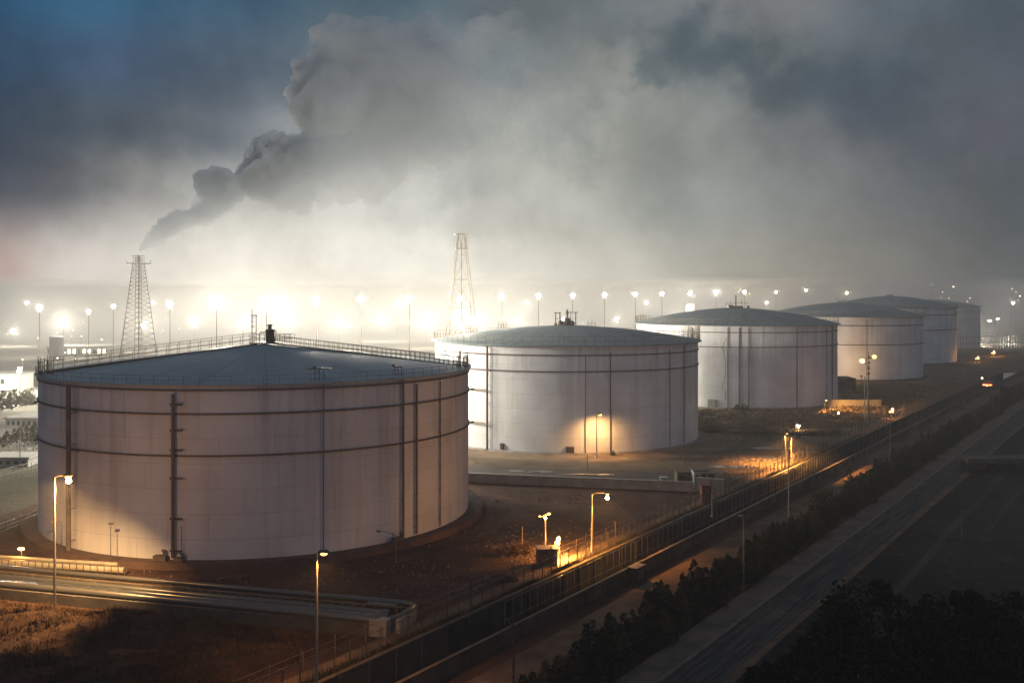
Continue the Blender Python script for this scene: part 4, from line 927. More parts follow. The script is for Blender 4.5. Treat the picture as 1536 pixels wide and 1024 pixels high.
MB().bar(bp_(0, 4.2, 0.98), bp_(LP - 0.4, 4.2, 0.98), 0.06, 5).build('rail', 'rail_steel', rack)
MB().box(bp_(LP - 2.2, 4.4, 1.08), (2.6, 0.5, 0.12), rz=rzp).build('cover_plate', 'galvanised', rack)
# lit railing and pipe behind
def line_fence(name, label, cat, A, B, h, n, m, r=0.04, rails=(0.5, 1.0)):
    A = Vector(A); B = Vector(B); t = thing(name, label, cat, A)
    for i in range(n + 1):
        p = (B - A) * i / n; MB().bar(p, p + Vector((0, 0, h)), r, 4).build('post', m, t)
    for k in rails: MB().bar((0, 0, h * k), (B - A) + Vector((0, 0, h * k)), r * 0.9, 4).build('rail', m, t)
    return t
pa, pb = Vector((-68, 98.2, 0)), Vector((-35.6, 91.6, 0))
line_fence('railing', 'long pipe railing lit gold in front of the nearest tank', 'railing', pa, pb, 1.15, 46, 'dark_steel')
mb = MB(); mb.tube([pa + Vector((0, 1.5, 0.45)), pb + Vector((-0.6, 1.5, 0.45))], 0.34, 12); smooth_by_angle(tag(mb.build('pipe', 'pale_pipe'), 'pale pipe gleaming gold behind the long railing', 'pipe'))
mb = MB(); mb.tube([pa + Vector((0, 2.4, 0.75)), pb + Vector((-1.6, 2.4, 0.75))], 0.18, 10); smooth_by_angle(tag(mb.build('pipe', 'pale_pipe'), 'thin upper pipe behind the gleaming gold pipe', 'pipe'))
line_fence('railing', 'pale pipe railing at the left edge beside the nearest tank', 'railing', G(-30, 812), G(60, 778), 1.1, 7, 'galvanised', 0.06, (0.25, 0.6, 1.0))
# gold light that pools on the railing comes from the tall lamp; an extra small lamp adds to it
# extra small lamp set behind the railing to add light there
t = thing('extra_lamp', 'small extra lamp on a short post by the gold-lit railing', 'lamp', (-47.5, 96.4, 0))
MB().bar((0, 0, 0), (0, 0, 1.5), 0.05, 5).build('pole', 'dark_pole', t); MB().box((0, 0, 1.6), (0.4, 0.25, 0.2)).build('lamp_head', 'sodium_dim', t)
lamp(t, (0, -0.4, 1.7), 420, SODIUM, 0.1)

# boulders
def boulder(label, p, s, seed, m='soil'):
    rnd = random.Random(seed); mb = MB(); mb.ball((0, 0, s[2] * 0.3), 1.0, 10)
    for v in mb.v:
        k = 1 + 0.35 * noise.noise(v * 1.3 + Vector((seed, 0, 0))) + 0.12 * noise.noise(v * 4)
        v.x *= s[0] * k; v.y *= s[1] * k; v.z = max(-0.05, v.z * s[2] * k)
    o = mb.build('boulder', m, None, True); o.location = p; return tag(o, label, 'boulder')
boulder('flat dark boulder lit orange on one side, by the footpath', G(755, 870), (1.3, 0.9, 0.6), 2)
boulder('smaller rock left of the flat dark boulder', G(735, 873), (0.7, 0.5, 0.35), 5)

# ------------------------------------------------------------------ vegetation
def leaf_cloud(mb, rnd, n, fn, size, zs=1.0):
    for _ in range(n):
        c = fn(rnd); s = size * rnd.uniform(0.6, 1.4)
        a = Vector((rnd.uniform(-1, 1), rnd.uniform(-1, 1), rnd.uniform(-1, 1))).normalized(); b = a.cross(Vector((rnd.uniform(-1, 1), rnd.uniform(-1, 1), rnd.uniform(-1, 1)))).normalized()
        mb.quad(c - a * s - b * s * .4, c + b * -s * .5 + a * s * .2, c + a * s + b * s * .3, c + b * s * .6 - a * s * .2)
def shrub(name, label, cat, h, w, m, seed, n=900, leaf=0.11, group=None, spires=4):
    rnd = random.Random(seed); t = thing(name, label, cat, (0, 0, 0), 0, group)
    lobes = []
    for k in range(spires + 6):
        a = rnd.uniform(0, 2 * PI); q = math.sqrt(rnd.random()) * w * 0.62
        hh = h * rnd.uniform(0.55, 1.0) * (1 - 0.35 * q / w)
        lobes.append((Vector((q * math.cos(a), q * math.sin(a), 0)), hh, w * rnd.uniform(0.26, 0.42)))
    def fn(r_):
        o, hh, rr = r_.choice(lobes); z = r_.random() ** 0.8; rad = rr * (1 - z * z * 0.85) * math.sqrt(r_.uniform(0.35, 1.0))
        a = r_.uniform(0, 2 * PI); return Vector((o.x + rad * math.cos(a), o.y + rad * math.sin(a), 0.12 + z * hh))
    mb = MB(); leaf_cloud(mb, rnd, n, fn, leaf); mb.build('crown', m, t)
    mb = MB()
    for o, hh, rr in lobes[:6]: mb.tube([(0, 0, 0), o * 0.5 + Vector((0, 0, hh * 0.4)), o + Vector((0, 0, hh * 0.8))], 0.06, 5, r2=0.015)
    mb.build('trunk', 'bark', t)
    return t
HL = 'bushy dark shrub in the long hedge beside the pavement'
protos = [shrub('hedge_shrub', HL, 'shrub', 3.4 + 0.4 * (i % 3), 2.1, ['leaf_dark', 'leaf_brown', 'leaf_dark', 'leaf_brown', 'leaf_dark'][i], 100 + i, 2400, 0.12, 'shrubs of the long roadside hedge', spires=3 + i) for i in range(5)]
rnd = random.Random(9); Y = 50.0; i = 0; used = set()
while Y < 300:
    c = -39.1 + rnd.uniform(-0.5, 0.5); p = P(c, Y); k = rnd.randrange(5)
    sc = rnd.uniform(0.8, 1.12) * (1.0 if Y < 120 else 1.0); szz = sc * rnd.uniform(0.82, 1.2) * (0.95 if Y < 75 else 1.05)
    if k not in used:
        used.add(k); o = protos[k]; o.location = p; o.rotation_euler = (0, 0, rnd.uniform(0, 6)); o.scale = (sc, sc, szz)
    else: dup(protos[k], p, rnd.uniform(0, 6), scale=(sc, sc, szz))
    Y += rnd.uniform(1.5, 2.1) * (1.0 if Y < 160 else 1.35)
# small bushes at the tanks and rubble scrub
sp = shrub('scrub_bush', 'low dry scrub bush left of the brown cabinet', 'bush', 1.1, 1.3, 'leaf_dry', 40, 500, 0.08, spires=2); sp.location = G(765, 833)
dup(sp, G(785, 831), 1.0, 'dry scrub bush around the foot of the gold marker post', scale=(1.1, 1, 1)); dup(sp, G(745, 834), 2.0, 'leftmost of the three dry scrub bushes on the bare soil', scale=(.8, .9, .7))
sb = shrub('bush', 'round dark bush at the foot of the third tank, beside the close pipes', 'bush', 1.8, 2.6, 'leaf_dark', 44, 700, 0.13, spires=2); sb.location = G(1113, 617)
dup(sb, G(921, 683), 1.0, 'small dark bush at the second tank beside the orange-lit pipe', scale=(.35, .35, .45)); dup(sb, G(1235, 608), 2.0, 'low scrub bush near the low orange lamp', scale=(.8, .8, .5))

# grass in the dry field at the bottom left
def field():
    mb = MB(); nx, ny = 90, 50; x0, x1, y0, y1 = -62, -4, 55, 91.5
    idx = {}
    for j in range(ny + 1):
        for i in range(nx + 1):
            X = x0 + (x1 - x0) * i / nx; Y = y0 + (y1 - y0) * j / ny
            lim = (A0 + dp * ((X - A0.x) / dp.x)).y - 0.6
            edge = min(1, max(0, (lim - Y) / 3)) * min(1, max(0, (-61.3 - (X - SL * Y)) / 3 ))
            z = (0.3 + 1.3 * (noise.fractal(Vector((X * 0.14, Y * 0.2, 3)), 1.0, 2.0, 5) + 0.35)) * edge - 0.05 * (1 - edge) - 0.02
            idx[i, j] = len(mb.v); mb.v.append(Vector((X, Y, z)))
    for j in range(ny):
        for i in range(nx):
            q = (idx[i, j], idx[i+1, j], idx[i+1, j+1], idx[i, j+1])
            if max(mb.v[k].x - SL * mb.v[k].y for k in q) < -60.4: mb.f.append(q)
    mat('field_soil', (0.060, 0.034, 0.024), 0.95, 0, (0.022, 0.014, 0.011), 0.35, 10, bump=0.4, bscale=1.2, spec=0.05)
    o = mb.build('terrain', 'field_soil', None, True); struct(o)
    rnd = random.Random(77); gb = MB()
    while len(gb.f) < 60000:
        X = rnd.uniform(x0, x1); Y = rnd.uniform(62, y1); lim = (A0 + dp * ((X - A0.x) / dp.x)).y - 0.7
        if Y > lim or X - SL * Y > -61.6: continue
        dn = noise.noise(Vector((X * 0.25, Y * 0.4, 9)))
        if dn < rnd.uniform(-0.45, 0.35): continue
        edge = min(1, max(0, (lim - Y) / 3)) * min(1, max(0, (-61.3 - (X - SL * Y)) / 3))
        z = (0.3 + 1.3 * (noise.fractal(Vector((X * 0.14, Y * 0.2, 3)), 1.0, 2.0, 5) + 0.35)) * edge - 0.07
        hh = rnd.uniform(0.12, 0.34) * (1.25 + dn)
        for k in range(3):
            a = rnd.uniform(0, 2 * PI); l = Vector((math.cos(a), math.sin(a), 0)); q = Vector((X + rnd.uniform(-.12, .12), Y + rnd.uniform(-.12, .12), z)); w_ = Vector((-l.y, l.x, 0)) * 0.03
            n0 = len(gb.v); gb.v += [q - w_, q + w_, q + l * hh * 0.55 + Vector((0, 0, hh))]; gb.f.append((n0, n0+1, n0+2))
    o = gb.build('grass', 'leaf_dry'); o['kind'] = 'stuff'
field()
# weeds along the canal fence
gb = MB(); rnd = random.Random(31)
while len(gb.f) < 16000:
    Y = 55 + 130 * rnd.random() ** 1.5; c = rnd.uniform(-57.95, -57.0); 
    if noise.noise(Vector((Y * 0.3, 0, 2))) < rnd.uniform(-0.4, 0.3): continue
    q = P(c, Y); hh = rnd.uniform(0.2, 0.7); a = rnd.uniform(0, 2 * PI); l = Vector((math.cos(a), math.sin(a), 0)); w_ = Vector((-l.y, l.x, 0)) * 0.05
    n0 = len(gb.v); gb.v += [q - w_, q + w_, q + l * hh * 0.4 + Vector((0, 0, hh))]; gb.f.append((n0, n0+1, n0+2))
gb.build('weeds', 'leaf_brown')['kind'] = 'stuff'
# rough scrub between second/third tanks and the fence
gb = MB(); rnd = random.Random(32); mat('scrub_pale', (0.20, 0.145, 0.09), 0.9, 0, (0.07, 0.052, 0.036), 0.3, 5)
while len(gb.f) < 26000:
    x = rnd.uniform(1045, 1440); y = 612 + rnd.random() * 38 + (x - 1050) * 0.02
    if x > 1260: y = rnd.uniform(575, 640)
    p = G(x, y)
    if p.x - SL * p.y > -61.5: continue
    if any((p.x - T[0]) ** 2 + (p.y - T[1]) ** 2 < (T[2] + 2) ** 2 for T in (T2, T3, T4)): continue
    if noise.noise(Vector((p.x * 0.15, p.y * 0.15, 4))) < rnd.uniform(-0.35, 0.35): continue
    hh = rnd.uniform(0.3, 0.9); a = rnd.uniform(0, 2 * PI); l = Vector((math.cos(a), math.sin(a), 0)); w_ = Vector((-l.y, l.x, 0)) * 0.12
    n0 = len(gb.v); gb.v += [p - w_, p + w_, p + l * hh * 0.6 + Vector((0, 0, hh))]; gb.f.append((n0, n0+1, n0+2))
gb.build('scrub', 'scrub_pale')['kind'] = 'stuff'

# stones and rubble over the yard
rb = MB(); rnd = random.Random(55); mat('rubble_stone', (0.19, 0.13, 0.095), 0.9, 0, (0.10, 0.07, 0.055), 0.8, 4)
nst = 0
while nst < 4500:
    if nst % 5 < 2: x, y = rnd.uniform(1020, 1260), rnd.uniform(628, 735)
    elif nst % 5 == 2: x, y = rnd.gauss(785, 45), rnd.gauss(832, 14)
    else: x, y = rnd.uniform(180, 1050), rnd.uniform(735, 925)
    if y < 600: continue
    p = G(x, y); c = p.x - SL * p.y
    if c > -60.6: continue
    if any((p.x - T[0]) ** 2 + (p.y - T[1]) ** 2 < (T[2] + 2.3) ** 2 for T in (T1, T2, T3)): continue
    if p.y < (A0 + dp * ((p.x - A0.x) / dp.x)).y + 6 or noise.noise(p * 0.09) < rnd.uniform(-0.3, 0.45): nst += 0 if rnd.random() < 0.9 else 1; continue
    s0 = 0.05 + 0.17 * rnd.random() ** 3 * (p.y / 110); b = len(rb.v)
    for v in ((1, 0, 0), (0, 1, 0), (-1, 0, 0), (0, -1, 0), (0, 0, 1)): rb.v.append(p + Vector(v) * s0 * rnd.uniform(0.6, 1.4))
    for k in range(4): rb.f.append((b + k, b + (k + 1) % 4, b + 4))
    nst += 1
rb.build('rubble', 'rubble_stone')['kind'] = 'stuff'
# foreground trees at the bottom right
def tree(label, p, h, w, seed, n=7000, leaf=0.16, m='leaf_near'):
    rnd = random.Random(seed); t = thing('tree', label, 'tree', p, 0, 'dark trees in the bottom right corner')
    lobes = []
    for k in range(26):
        a = rnd.uniform(0, 2 * PI); q = math.sqrt(rnd.random()) * w * 0.8; zc = h * (0.35 + 0.6 * rnd.random() * (1 - 0.55 * (q / w) ** 2))
        lobes.append((Vector((q * math.cos(a), q * math.sin(a), min(zc, h * 0.93))), rnd.uniform(0.22, 0.42) * w * 0.8))
    lobes.append((Vector((rnd.uniform(-.5, .5), 0, h * 0.93)), w * 0.16))
    def fn(r_):
        o, rr = r_.choice(lobes); d_ = Vector((r_.gauss(0, 1), r_.gauss(0, 1), r_.gauss(0, 1.15))).normalized() * rr * (0.45 + 0.65 * r_.random() ** 0.6)
        if d_.z > 0: d_.z *= 1.25
        return o + d_
    mb = MB(); leaf_cloud(mb, rnd, n, fn, leaf); mb.build('crown', m, t)
    mb = MB(); mb.tube([(0, 0, 0), (0.1, 0, h * 0.3), (0, 0.1, h * 0.6), (0, 0, h * 0.9)], 0.24, 8, r2=0.05)
    for o, rr in lobes[:12]: mb.tube([(0, 0, h * rnd.uniform(0.2, 0.45)), o * 0.6 + Vector((0, 0, h * 0.15)), o], 0.09, 5, r2=0.02)
    mb.build('trunk', 'bark', t); return t
TR = [(1330, 872, 55, 4.2, 'broad dark tree with the highest crown in the bottom right corner group, left half'), (1262, 905, 55, 2.9, 'dark tree left of the broad one, thin shoots at its top'), (1205, 955, 55, 2.4, 'small dark tree stepping down toward the road at the group\'s left'), (1150, 988, 54, 1.5, 'leftmost slim sapling of the bottom right trees'), (1398, 890, 56, 2.8, 'dark tree just right of the broad one'), (1437, 880, 55, 2.3, 'narrow pointed tree, first of two spires at the right'), (1462, 876, 54, 2.2, 'narrow pointed tree, second of two spires at the right'), (1530, 882, 54, 2.8, 'dark tree cut by the right edge of the picture'), (1498, 905, 53, 2.4, 'lower dark tree between the spires and the right edge')]
for i, (x, y, Y, w_, lb) in enumerate(TR):
    p = at(x, y, Y); tree(lb, Vector((p.x, p.y, 0)), p.z, w_, 300 + i, 9000 if i == 0 else 6000, 0.13)
for i, (x, y, Y, w_, lb) in enumerate(((1300, 950, 47, 3.4, 'nearest dark tree low in front of the broad tree'), (1380, 945, 47, 3.4, 'near dark tree in the middle of the bottom right corner'), (1465, 950, 47, 3.4, 'near dark tree below the two spires'), (1240, 985, 48, 2.6, 'near dark tree at the bottom, beside the road edge'), (1530, 950, 46, 3.0, 'near dark tree in the very corner'))):
    p = at(x, y, Y); tree(lb, Vector((p.x, p.y, 0)), p.z, w_, 330 + i, 6000, 0.13)

# ------------------------------------------------------------------ concrete deck at the right
a = G(1454, 709); t = thing('loading_dock', 'low pale concrete deck on dark piers at the right edge', 'concrete deck', (a.x, a.y, 0), 0)
MB().box((6.0, 1.5, 1.75), (12.5, 3.4, 0.75)).build('deck', 'dark_coping', t)
for x in (0.4, 4.0, 7.4, 11): MB().box((x, 0.9, 0.69), (0.55, 0.8, 1.38)).build('pier', 'dark_concrete', t)
MB().box((6.0, 2.6, 0.69), (12.4, 0.2, 1.38)).build('back_wall', 'dark_coping', t)

# ------------------------------------------------------------------ truck on the dirt road
p = P(-45.5, 300); t = thing('truck', 'dark truck with glowing red tail lights far up the dirt road', 'truck', (p.x - 9.0, p.y, 0), RZ)
t.location = G(1484, 581)
mb = MB(); mb.box((0, 1.3, 1.0), (2.0, 3.4, 0.5)); mb.box((0, 2.2, 1.75), (1.9, 1.6, 1.1)); mb.build('cab', 'car_paint', t)
MB().box((0, -1.6, 1.35), (2.2, 4.0, 1.2)).build('cargo_box', 'car_paint', t)
for x in (-1.0, 1.0):
    for y in (-2.4, 2.2):
        wv = MB().bar((x - 0.12, y, 0.45), (x + 0.12, y, 0.45), 0.45, 16).build('wheel', 'rubber', t)
    MB().box((x * 0.8, -3.63, 1.0), (0.85, 0.08, 0.3)).build('tail_light', 'tail_lens', t)
MB().box((0, 3.03, 1.9), (1.6, 0.05, 0.6)).build('windscreen', 'glass_dark', t)
lamp(t, (0, -4.3, 0.9), 160, (1, .2, .05), 0.1)
MB().ball((-1.9, 0, 2.6), 0.28, 6).build('marker_lamp', 'far_lens', t, True); MB().bar((-1.9, 0, 2.5), (-1.0, 0, 1.9), 0.04, 4).build('marker_bracket', 'dark_steel', t)

# ------------------------------------------------------------------ background plant
def building(label, name, x0, x1, yb, yt, depth, m, floors=2, bays=6, win='lit_window', roofm='grey_wall', cat='building', Y=None):
    Yb = F * CH / (yb - HY) if Y is None else Y
    X0, X1 = (x0 - CX) * Yb / F, (x1 - CX) * Yb / F; h = CH - (yt - HY) * Yb / F; w_ = X1 - X0
    t = thing(name, label, cat, ((X0 + X1) / 2, Yb + depth / 2, 0), 0)
    MB().box((0, 0, h / 2), (w_, depth, h)).build('wall', m, t); MB().box((0, 0, h + 0.15), (w_ + 0.6, depth + 0.6, 0.3)).build('roof', roofm, t)
    fh = h / floors if floors else h
    for f in range(floors):
        for b_ in range(bays):
            xx = -w_ / 2 + (b_ + 0.5) * w_ / bays; zz = f * fh + fh * 0.55
            o = MB().box((xx, -depth / 2 - 0.03, zz), (w_ / bays * 0.5, 0.08, fh * 0.42)).build('window', win if (b_ + f) % 3 else 'glass_dark', t)
    if floors > 1: MB().box((0, -depth / 2 - 0.6, fh), (w_ + 0.4, 1.2, 0.2)).build('balcony', m, t)
    return t
b1 = building('brightly floodlit white two-storey building at the left edge', 'office_building', -60, 21, 603, 563, 10, 'white_wall', 2, 7, 'grey_wall')
building('long low floodlit white shed right of the office at the left', 'warehouse', 23, 56, 600, 586, 8, 'white_wall', 1, 5, 'grey_wall')
t = thing('yard_floodlight', 'yard floodlight post before the bright white building', 'floodlight mast', Vector(((30 - CX) * 236 / F, 236, 0)))
MB().bar((0, 0, 0), (0, 0, 9.0), 0.12, 6).build('pole', 'galvanised', t); MB().box((0, 0, 9.1), (0.9, 0.4, 0.4)).build('lamp_head', 'white_lens', t)
lamp(t, (-0.2, 0, 8.3), 26000, WARM, 0.4); 
t = thing('yard_floodlight', 'second yard floodlight post, at the very left edge', 'floodlight mast', Vector(((-15 - CX) * 236 / F, 236, 0)))
MB().bar((0, 0, 0), (0, 0, 9.0), 0.12, 6).build('pole', 'galvanised', t); MB().box((0, 0, 9.1), (0.9, 0.4, 0.4)).build('lamp_head', 'white_lens', t)
lamp(t, (0, 0, 8.3), 26000, WARM, 0.4)
building('flat pale-roofed open shed in the yard at the left', 'shed', 8, 72, 642, 628, 12, 'grey_wall', 1, 8, 'glass_dark', 'white_concrete')
building('low grey block nearer the railing at the left', 'shed', -30, 42, 700, 688, 5, 'grey_wall', 1, 6, 'glass_dark', 'grey_wall')
for i, (x, y, s_) in enumerate(((12, 612, 3.2), (34, 609, 2.6), (50, 606, 2.8), (-4, 616, 3.0), (40, 655, 2.0), (20, 663, 1.8), (52, 668, 1.7), (6, 670, 1.9))):
    p = G(x, y); dup(sb, p, i, f'{ORD[i]} grey-green bush in the yard left of the nearest tank, counting from the back', 'yard bushes at the left', (s_ * 0.6, s_ * 0.6, s_ * 0.8))
line_fence('fence', 'thin post fence crossing the yard at the left edge', 'fence', G(-20, 727), G(60, 706), 1.6, 12, 'galvanised', 0.05)
for i, (x, yb, yt) in enumerate(((10, 662, 624), (30, 700, 630), (46, 636, 622))):
    plain_pole(f'{ORD[i]} thin pole in the yard at the left edge, counting from the left', x, yb, yt, 0.08, 'rail_steel')
for i, (x0, x1, yb, yt) in enumerate(((6, 52, 682, 680), (0, 54, 672, 669.5))):
    line_fence('pipe_run', f'{ORD[i]} long pipe run across the yard at the left edge', 'pipe run', G(x0 - 40, yb + 4), G(x1 + 10, yb - 2), 1.0, 8, 'galvanised', 0.08, (0.95,))
# small silos and sheds shining beyond the third tank
def silo(label, x0, x1, yt, Y, m='white_wall'):
    X = ((x0 + x1) / 2 - CX) * Y / F; r = (x1 - x0) * Y / F / 2; h = CH - (yt - HY) * Y / F
    t = thing('silo', label, 'silo', (X, Y, 0)); smooth_by_angle(MB().lathe([(r, 0), (r, h)], 28).build('shell', m, t)); smooth_by_angle(MB().lathe([(r + .1, h - .05), (r + .1, h + .1), (0.02, h + r * 0.25)], 28).build('roof', 'grey_wall', t)); return t
silo('bright white silo beyond the third tank\'s left roof edge', 1028, 1044, 457, 430)
t = thing('yard_floodlight', 'floodlight post beside the bright white silo', 'floodlight mast', Vector(((1024 - CX) * 418 / F, 418, 0)))
MB().bar((0, 0, 0), (0, 0, 17.0), 0.15, 6).build('pole', 'galvanised', t); MB().box((0, 0, 17.1), (0.9, 0.4, 0.4)).build('lamp_head', 'white_lens', t); lamp(t, (0, 0.6, 16.6), 14000, WARM, 0.4)
silo('hazy dome-topped silo far left under the mist', 75, 95, 505, 420, 'grey_wall')
building('hazy long plant hall behind the masts at the left', 'plant_hall', 70, 160, 0, 520, 20, 'grey_wall', 1, 12, 'far_lens', Y=430)
building('lit low hall with bright windows at the foot of the third tank\'s roof', 'plant_hall', 1072, 1110, 0, 466, 10, 'white_wall', 1, 5, 'lit_window', Y=440)
building('long low yard wall lit white right of the last tank', 'yard_wall', 1437, 1536, 0, 516, 1.0, 'white_wall', 1, 12, 'glass_dark', Y=540, cat='wall')
line_fence('fence', 'picket fence in front of the lit yard wall, far right', 'fence', G(1436, 526), G(1545, 520), 6.5, 26, 'galvanised', 0.14, (0.5, 1.0))
line_fence('fence', 'pale picket fence below the fifth tank', 'fence', G(1385, 562), G(1448, 566), 2.6, 26, 'pole_paint', 0.09, (0.5, 1.0))

# ------------------------------------------------------------------ haze
HZ = 0.0006
HTOP = 40.75
def haze():
    mb = MB(); mb.box((0, 1050, (HTOP - 4) / 2), (6300, 4200, HTOP + 4))
    m = bpy.data.materials.new('haze_air'); m.use_nodes = True; nt = m.node_tree; nt.nodes.clear()
    out = N(nt, 'ShaderNodeOutputMaterial'); pv = N(nt, 'ShaderNodeVolumePrincipled'); nt.links.new(pv.outputs[0], out.inputs['Volume'])
    pv.inputs['Color'].default_value = (0.95, 0.95, 0.94, 1); pv.inputs['Density'].default_value = HZ; pv.inputs['Anisotropy'].default_value = 0.1
    o = mb.build('haze', m); o['kind'] = 'stuff'; return o
haze()

# the denser fog bank lying over the far plant
def fog_bank():
    mb = MB(); nx, ny = 60, 24; X0, X1, Y0, Y1 = -1300, 1700, 425, 1500
    def pt(i, j, top):
        X = X0 + (X1 - X0) * i / nx; t = j / ny; Y = Y0 + (Y1 - Y0) * t * t + (1 - t) * (60 * noise.noise(Vector((X * 0.009, 0, 7))) + max(0, X - 120) * 0.28 - max(0, -X - 120) * 0.25)
        return Vector((X, Y, (FOG_H + 4 * noise.noise(Vector((X * 0.008, Y * 0.008, 1)))) if top and 0 < j < ny and 0 < i < nx else (7 if top else -1.5)))
    for top in (True, False):
        for j in range(ny + 1):
            for i in range(nx + 1): mb.v.append(pt(i, j, top))
    W_ = nx + 1; H_ = (ny + 1) * W_
    for j in range(ny):
        for i in range(nx):
            a = j * W_ + i; mb.f.append((a, a + 1, a + 1 + W_, a + W_)); mb.f.append((H_ + a, H_ + a + W_, H_ + a + 1 + W_, H_ + a + 1))
    for i in range(nx):
        mb.f.append((i + 1, i, H_ + i, H_ + i + 1)); a = ny * W_ + i; mb.f.append((a, a + 1, H_ + a + 1, H_ + a))
    for j in range(ny):
        a = j * W_; mb.f.append((a, a + W_, H_ + a + W_, H_ + a)); a = j * W_ + nx; mb.f.append((a + W_, a, H_ + a, H_ + a + W_))
    m = bpy.data.materials.new('fog_air'); m.use_nodes = True; nt = m.node_tree; nt.nodes.clear()
    out = N(nt, 'ShaderNodeOutputMaterial'); pv = N(nt, 'ShaderNodeVolumePrincipled'); nt.links.new(pv.outputs[0], out.inputs['Volume'])
    pv.inputs['Color'].default_value = (0.97, 0.97, 0.965, 1); pv.inputs['Density'].default_value = FOG_D; pv.inputs['Anisotropy'].default_value = 0.1
    o = mb.build('fog_bank', m); o['kind'] = 'stuff'
FOG_H, FOG_D = 35.0, 0.0035
fog_bank()
# ------------------------------------------------------------------ sky
def sky():
    wd = bpy.data.worlds.new('World'); scene.world = wd; wd.use_nodes = True; nt = wd.node_tree; nt.nodes.clear()
    out = N(nt, 'ShaderNodeOutputWorld')
    tc = N(nt, 'ShaderNodeTexCoord'); v = tc.outputs['Generated']; sep = N(nt, 'ShaderNodeSeparateXYZ'); nt.links.new(v, sep.inputs[0])
    n1 = tex_noise(nt, v, 2.2, 5, 0.6); n2 = tex_noise(nt, v, 7.0, 9, 0.62)
    def warp(amp1, amp2, base, ch):
        s1 = N(nt, 'ShaderNodeSeparateColor'); nt.links.new(n1.outputs['Color'], s1.inputs[0]); s2 = N(nt, 'ShaderNodeSeparateColor'); nt.links.new(n2.outputs['Color'], s2.inputs[0])
        a = mth(nt, 'MULTIPLY', mth(nt, 'SUBTRACT', s1.outputs[ch], 0.5), amp1); b = mth(nt, 'MULTIPLY', mth(nt, 'SUBTRACT', s2.outputs[ch], 0.5), amp2)
        return mth(nt, 'ADD', base, mth(nt, 'ADD', a, b))
    az = mth(nt, 'ARCTAN2', sep.outputs['X'], sep.outputs['Y']); el = mth(nt, 'ARCSINE', sep.outputs['Z'])
    azs, els = warp(0.16, 0.05, az, 0), warp(0.12, 0.04, el, 1)
    azd, eld = warp(0.30, 0.26, az, 1), warp(0.22, 0.20, el, 2)
    def ang(x, y): return math.atan((x - CX) / F), math.atan((HY - y) / math.hypot(F, x - CX))
    def blob(x, y, rx, ry, rot=0, det=False, pw=1.0):
        a0, e0 = ang(x, y); A, E = (azd, eld) if det else (azs, els)
        da = mth(nt, 'SUBTRACT', A, a0); de = mth(nt, 'SUBTRACT', E, e0); c, s = math.cos(rot), math.sin(rot)
        u = mth(nt, 'DIVIDE', mth(nt, 'ADD', mth(nt, 'MULTIPLY', da, c), mth(nt, 'MULTIPLY', de, s)), rx / F)
        w_ = mth(nt, 'DIVIDE', mth(nt, 'SUBTRACT', mth(nt, 'MULTIPLY', de, c), mth(nt, 'MULTIPLY', da, s)), ry / F)
        q = mth(nt, 'ADD', mth(nt, 'MULTIPLY', u, u), mth(nt, 'MULTIPLY', w_, w_))
        if pw != 1.0: q = mth(nt, 'POWER', q, pw)
        return mth(nt, 'EXPONENT', mth(nt, 'MULTIPLY', q, -1.0))
    # night cloud lit from below by the plant: colours by bearing at several elevations
    t_ = ramp(nt, azs, -PI, PI, 0, 1, False); prev = None
    for y, row_ in GRID:
        cr = N(nt, 'ShaderNodeValToRGB'); nt.links.new(t_, cr.inputs[0]); cr.color_ramp.interpolation = 'EASE'
        els_ = cr.color_ramp.elements
        pts = [(0.0, BACK)] + [((ang(x, y)[0] + PI) / (2 * PI), c_) for x, c_ in row_] + [(1.0, BACK)]
        els_[0].position = 0; els_[0].color = (*lin(BACK), 1); els_[1].position = 1; els_[1].color = (*lin(BACK), 1)
        for p_, c_ in pts[1:-1]:
            e = els_.new(p_); e.color = (*lin(c_), 1)
        e_ = ang(CX, y)[1]
        if prev is None: col = cr.outputs[0]
        else: col = cmix(nt, ramp(nt, els, prev, e_), col, cr.outputs[0])
        prev = e_
    col = cmix(nt, ramp(nt, els, prev, 0.75), col, lin(ZEN))
    for (x, y, rx, ry, rot, det, pw, c_, wt) in SKY:
        col = cmix(nt, mth(nt, 'MULTIPLY', blob(x, y, rx, ry, rot, det, pw), wt), col, lin(c_) if max(c_) > 3 else c_)
    # fine cloud structure everywhere
    f = ramp(nt, n2.outputs['Fac'], 0.3, 0.7, 0.80, 1.20); cmb = N(nt, 'ShaderNodeCombineColor')
    for k in range(3): nt.links.new(f, cmb.inputs[k])
    col = cmix(nt, 1.0, col, cmb.outputs[0], 'MULTIPLY')
    bg = N(nt, 'ShaderNodeBackground'); nt.links.new(col, bg.inputs['Color']); bg.inputs['Strength'].default_value = SKYS
    st = N(nt, 'ShaderNodeTexSky'); st.sky_type = 'NISHITA'; st.sun_disc = False; st.sun_elevation = math.radians(SUNEL); st.sun_rotation = math.radians(205); st.altitude = 0
    bg2 = N(nt, 'ShaderNodeBackground'); nt.links.new(st.outputs[0], bg2.inputs['Color']); bg2.inputs['Strength'].default_value = 0.05
    add = N(nt, 'ShaderNodeAddShader'); nt.links.new(bg.outputs[0], add.inputs[0]); nt.links.new(bg2.outputs[0], add.inputs[1]); nt.links.new(add.outputs[0], out.inputs['Surface'])
SUNEL = -4.0; SKYS = 1.0; ZEN = (84, 96, 110)
BACK = (113, 117, 134)
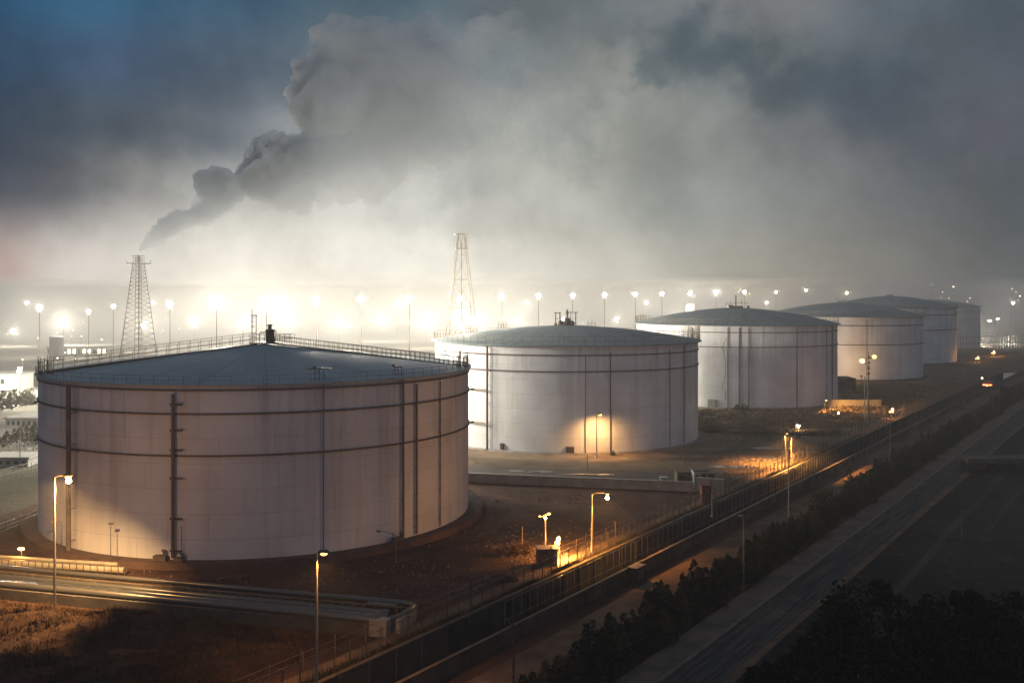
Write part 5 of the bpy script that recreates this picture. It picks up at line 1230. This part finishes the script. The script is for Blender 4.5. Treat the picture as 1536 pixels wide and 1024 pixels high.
GRID = [
    (420, [(-900, (80, 84, 90)), (-150, (112, 104, 102)), (0, (168, 152, 146)), (120, (198, 192, 186)), (350, (214, 212, 203)), (700, (214, 213, 203)), (900, (190, 188, 176)), (1100, (156, 154, 143)), (1300, (120, 119, 113)), (1530, (84, 89, 91)), (2400, (66, 70, 76))]),
    (300, [(-900, (56, 64, 76)), (0, (62, 70, 84)), (110, (94, 98, 104)), (210, (146, 146, 144)), (300, (184, 184, 178)), (620, (207, 207, 199)), (800, (186, 187, 178)), (1000, (150, 154, 149)), (1200, (124, 127, 126)), (1400, (100, 104, 107)), (1530, (84, 92, 98)), (2400, (60, 66, 74))]),
    (200, [(-900, (48, 58, 72)), (0, (54, 69, 86)), (200, (78, 89, 100)), (300, (116, 122, 128)), (440, (138, 143, 145)), (620, (143, 148, 146)), (760, (164, 167, 160)), (860, (166, 167, 159)), (1000, (141, 145, 142)), (1200, (114, 118, 119)), (1350, (98, 101, 106)), (1530, (86, 90, 98)), (2400, (60, 66, 74))]),
    (100, [(-900, (44, 62, 82)), (0, (50, 76, 101)), (200, (68, 89, 114)), (400, (90, 105, 119)), (520, (112, 123, 129)), (800, (130, 137, 137)), (900, (148, 150, 145)), (1060, (118, 124, 124)), (1350, (92, 101, 108)), (1530, (77, 86, 95)), (2400, (56, 64, 74))]),
    (5, [(-900, (36, 66, 92)), (0, (42, 84, 116)), (110, (56, 99, 131)), (380, (64, 93, 114)), (560, (80, 102, 115)), (800, (111, 119, 123)), (1200, (118, 120, 122)), (1400, (88, 101, 111)), (1530, (75, 89, 100)), (2400, (54, 64, 76))]),
]
SKY = [  # ragged dark cloud patches: photo column, row of the centre, radii, tilt, ragged, power, colour, weight
    (1070, 100, 90, 50, -0.2, True, 1.4, (72, 86, 94), 0.85),
    (980, 140, 50, 35, 0.2, True, 1.4, (84, 98, 104), 0.75),
    (1190, 140, 90, 45, 0.1, True, 1.4, (76, 90, 99), 0.7),
    (1320, 155, 110, 75, 0.1, True, 1.5, (70, 82, 93), 0.8),
    (1380, 220, 60, 70, 0.0, True, 1.4, (78, 86, 96), 0.55),
    (880, 230, 60, 45, 0.0, True, 1.4, (128, 134, 134), 0.7),
    (720, 130, 70, 50, 0.0, True, 1.4, (112, 122, 126), 0.7),
    (640, 300, 90, 35, 0.0, True, 1.4, (172, 176, 170), 0.6),
    (330, 180, 90, 70, 0.0, True, 1.2, (78, 92, 106), 0.5),
    (-30, 425, 60, 45, 0.0, False, 1.0, (200, 125, 122), 0.3),
]
sky()
cool_fill_d = bpy.data.lights.new('sun', 'SUN'); cool_fill_d.energy = 0.05; cool_fill_d.angle = math.radians(30); cool_fill_d.color = (0.75, 0.85, 1.0)  # weak cool fill added from above; no sun is up
sun = bpy.data.objects.new('sun', cool_fill_d); COL.objects.link(sun); sun.rotation_euler = (math.radians(25), 0, math.radians(-25)); sun.location = (0, -50, 100)

# ------------------------------------------------------------------ render settings
vs = scene.view_settings; vs.view_transform = 'Standard'; vs.look = 'None'; vs.exposure = 0.0; vs.gamma = 1.0
cy = scene.cycles
cy.use_denoising = True; cy.denoiser = 'OPENIMAGEDENOISE'
cy.max_bounces = 5; cy.diffuse_bounces = 2; cy.glossy_bounces = 2; cy.transmission_bounces = 1; cy.volume_bounces = 3; cy.transparent_max_bounces = 4
cy.sample_clamp_indirect = 3.0; cy.sample_clamp_direct = 0.0
cy.volume_max_steps = 128
cy.use_light_tree = True
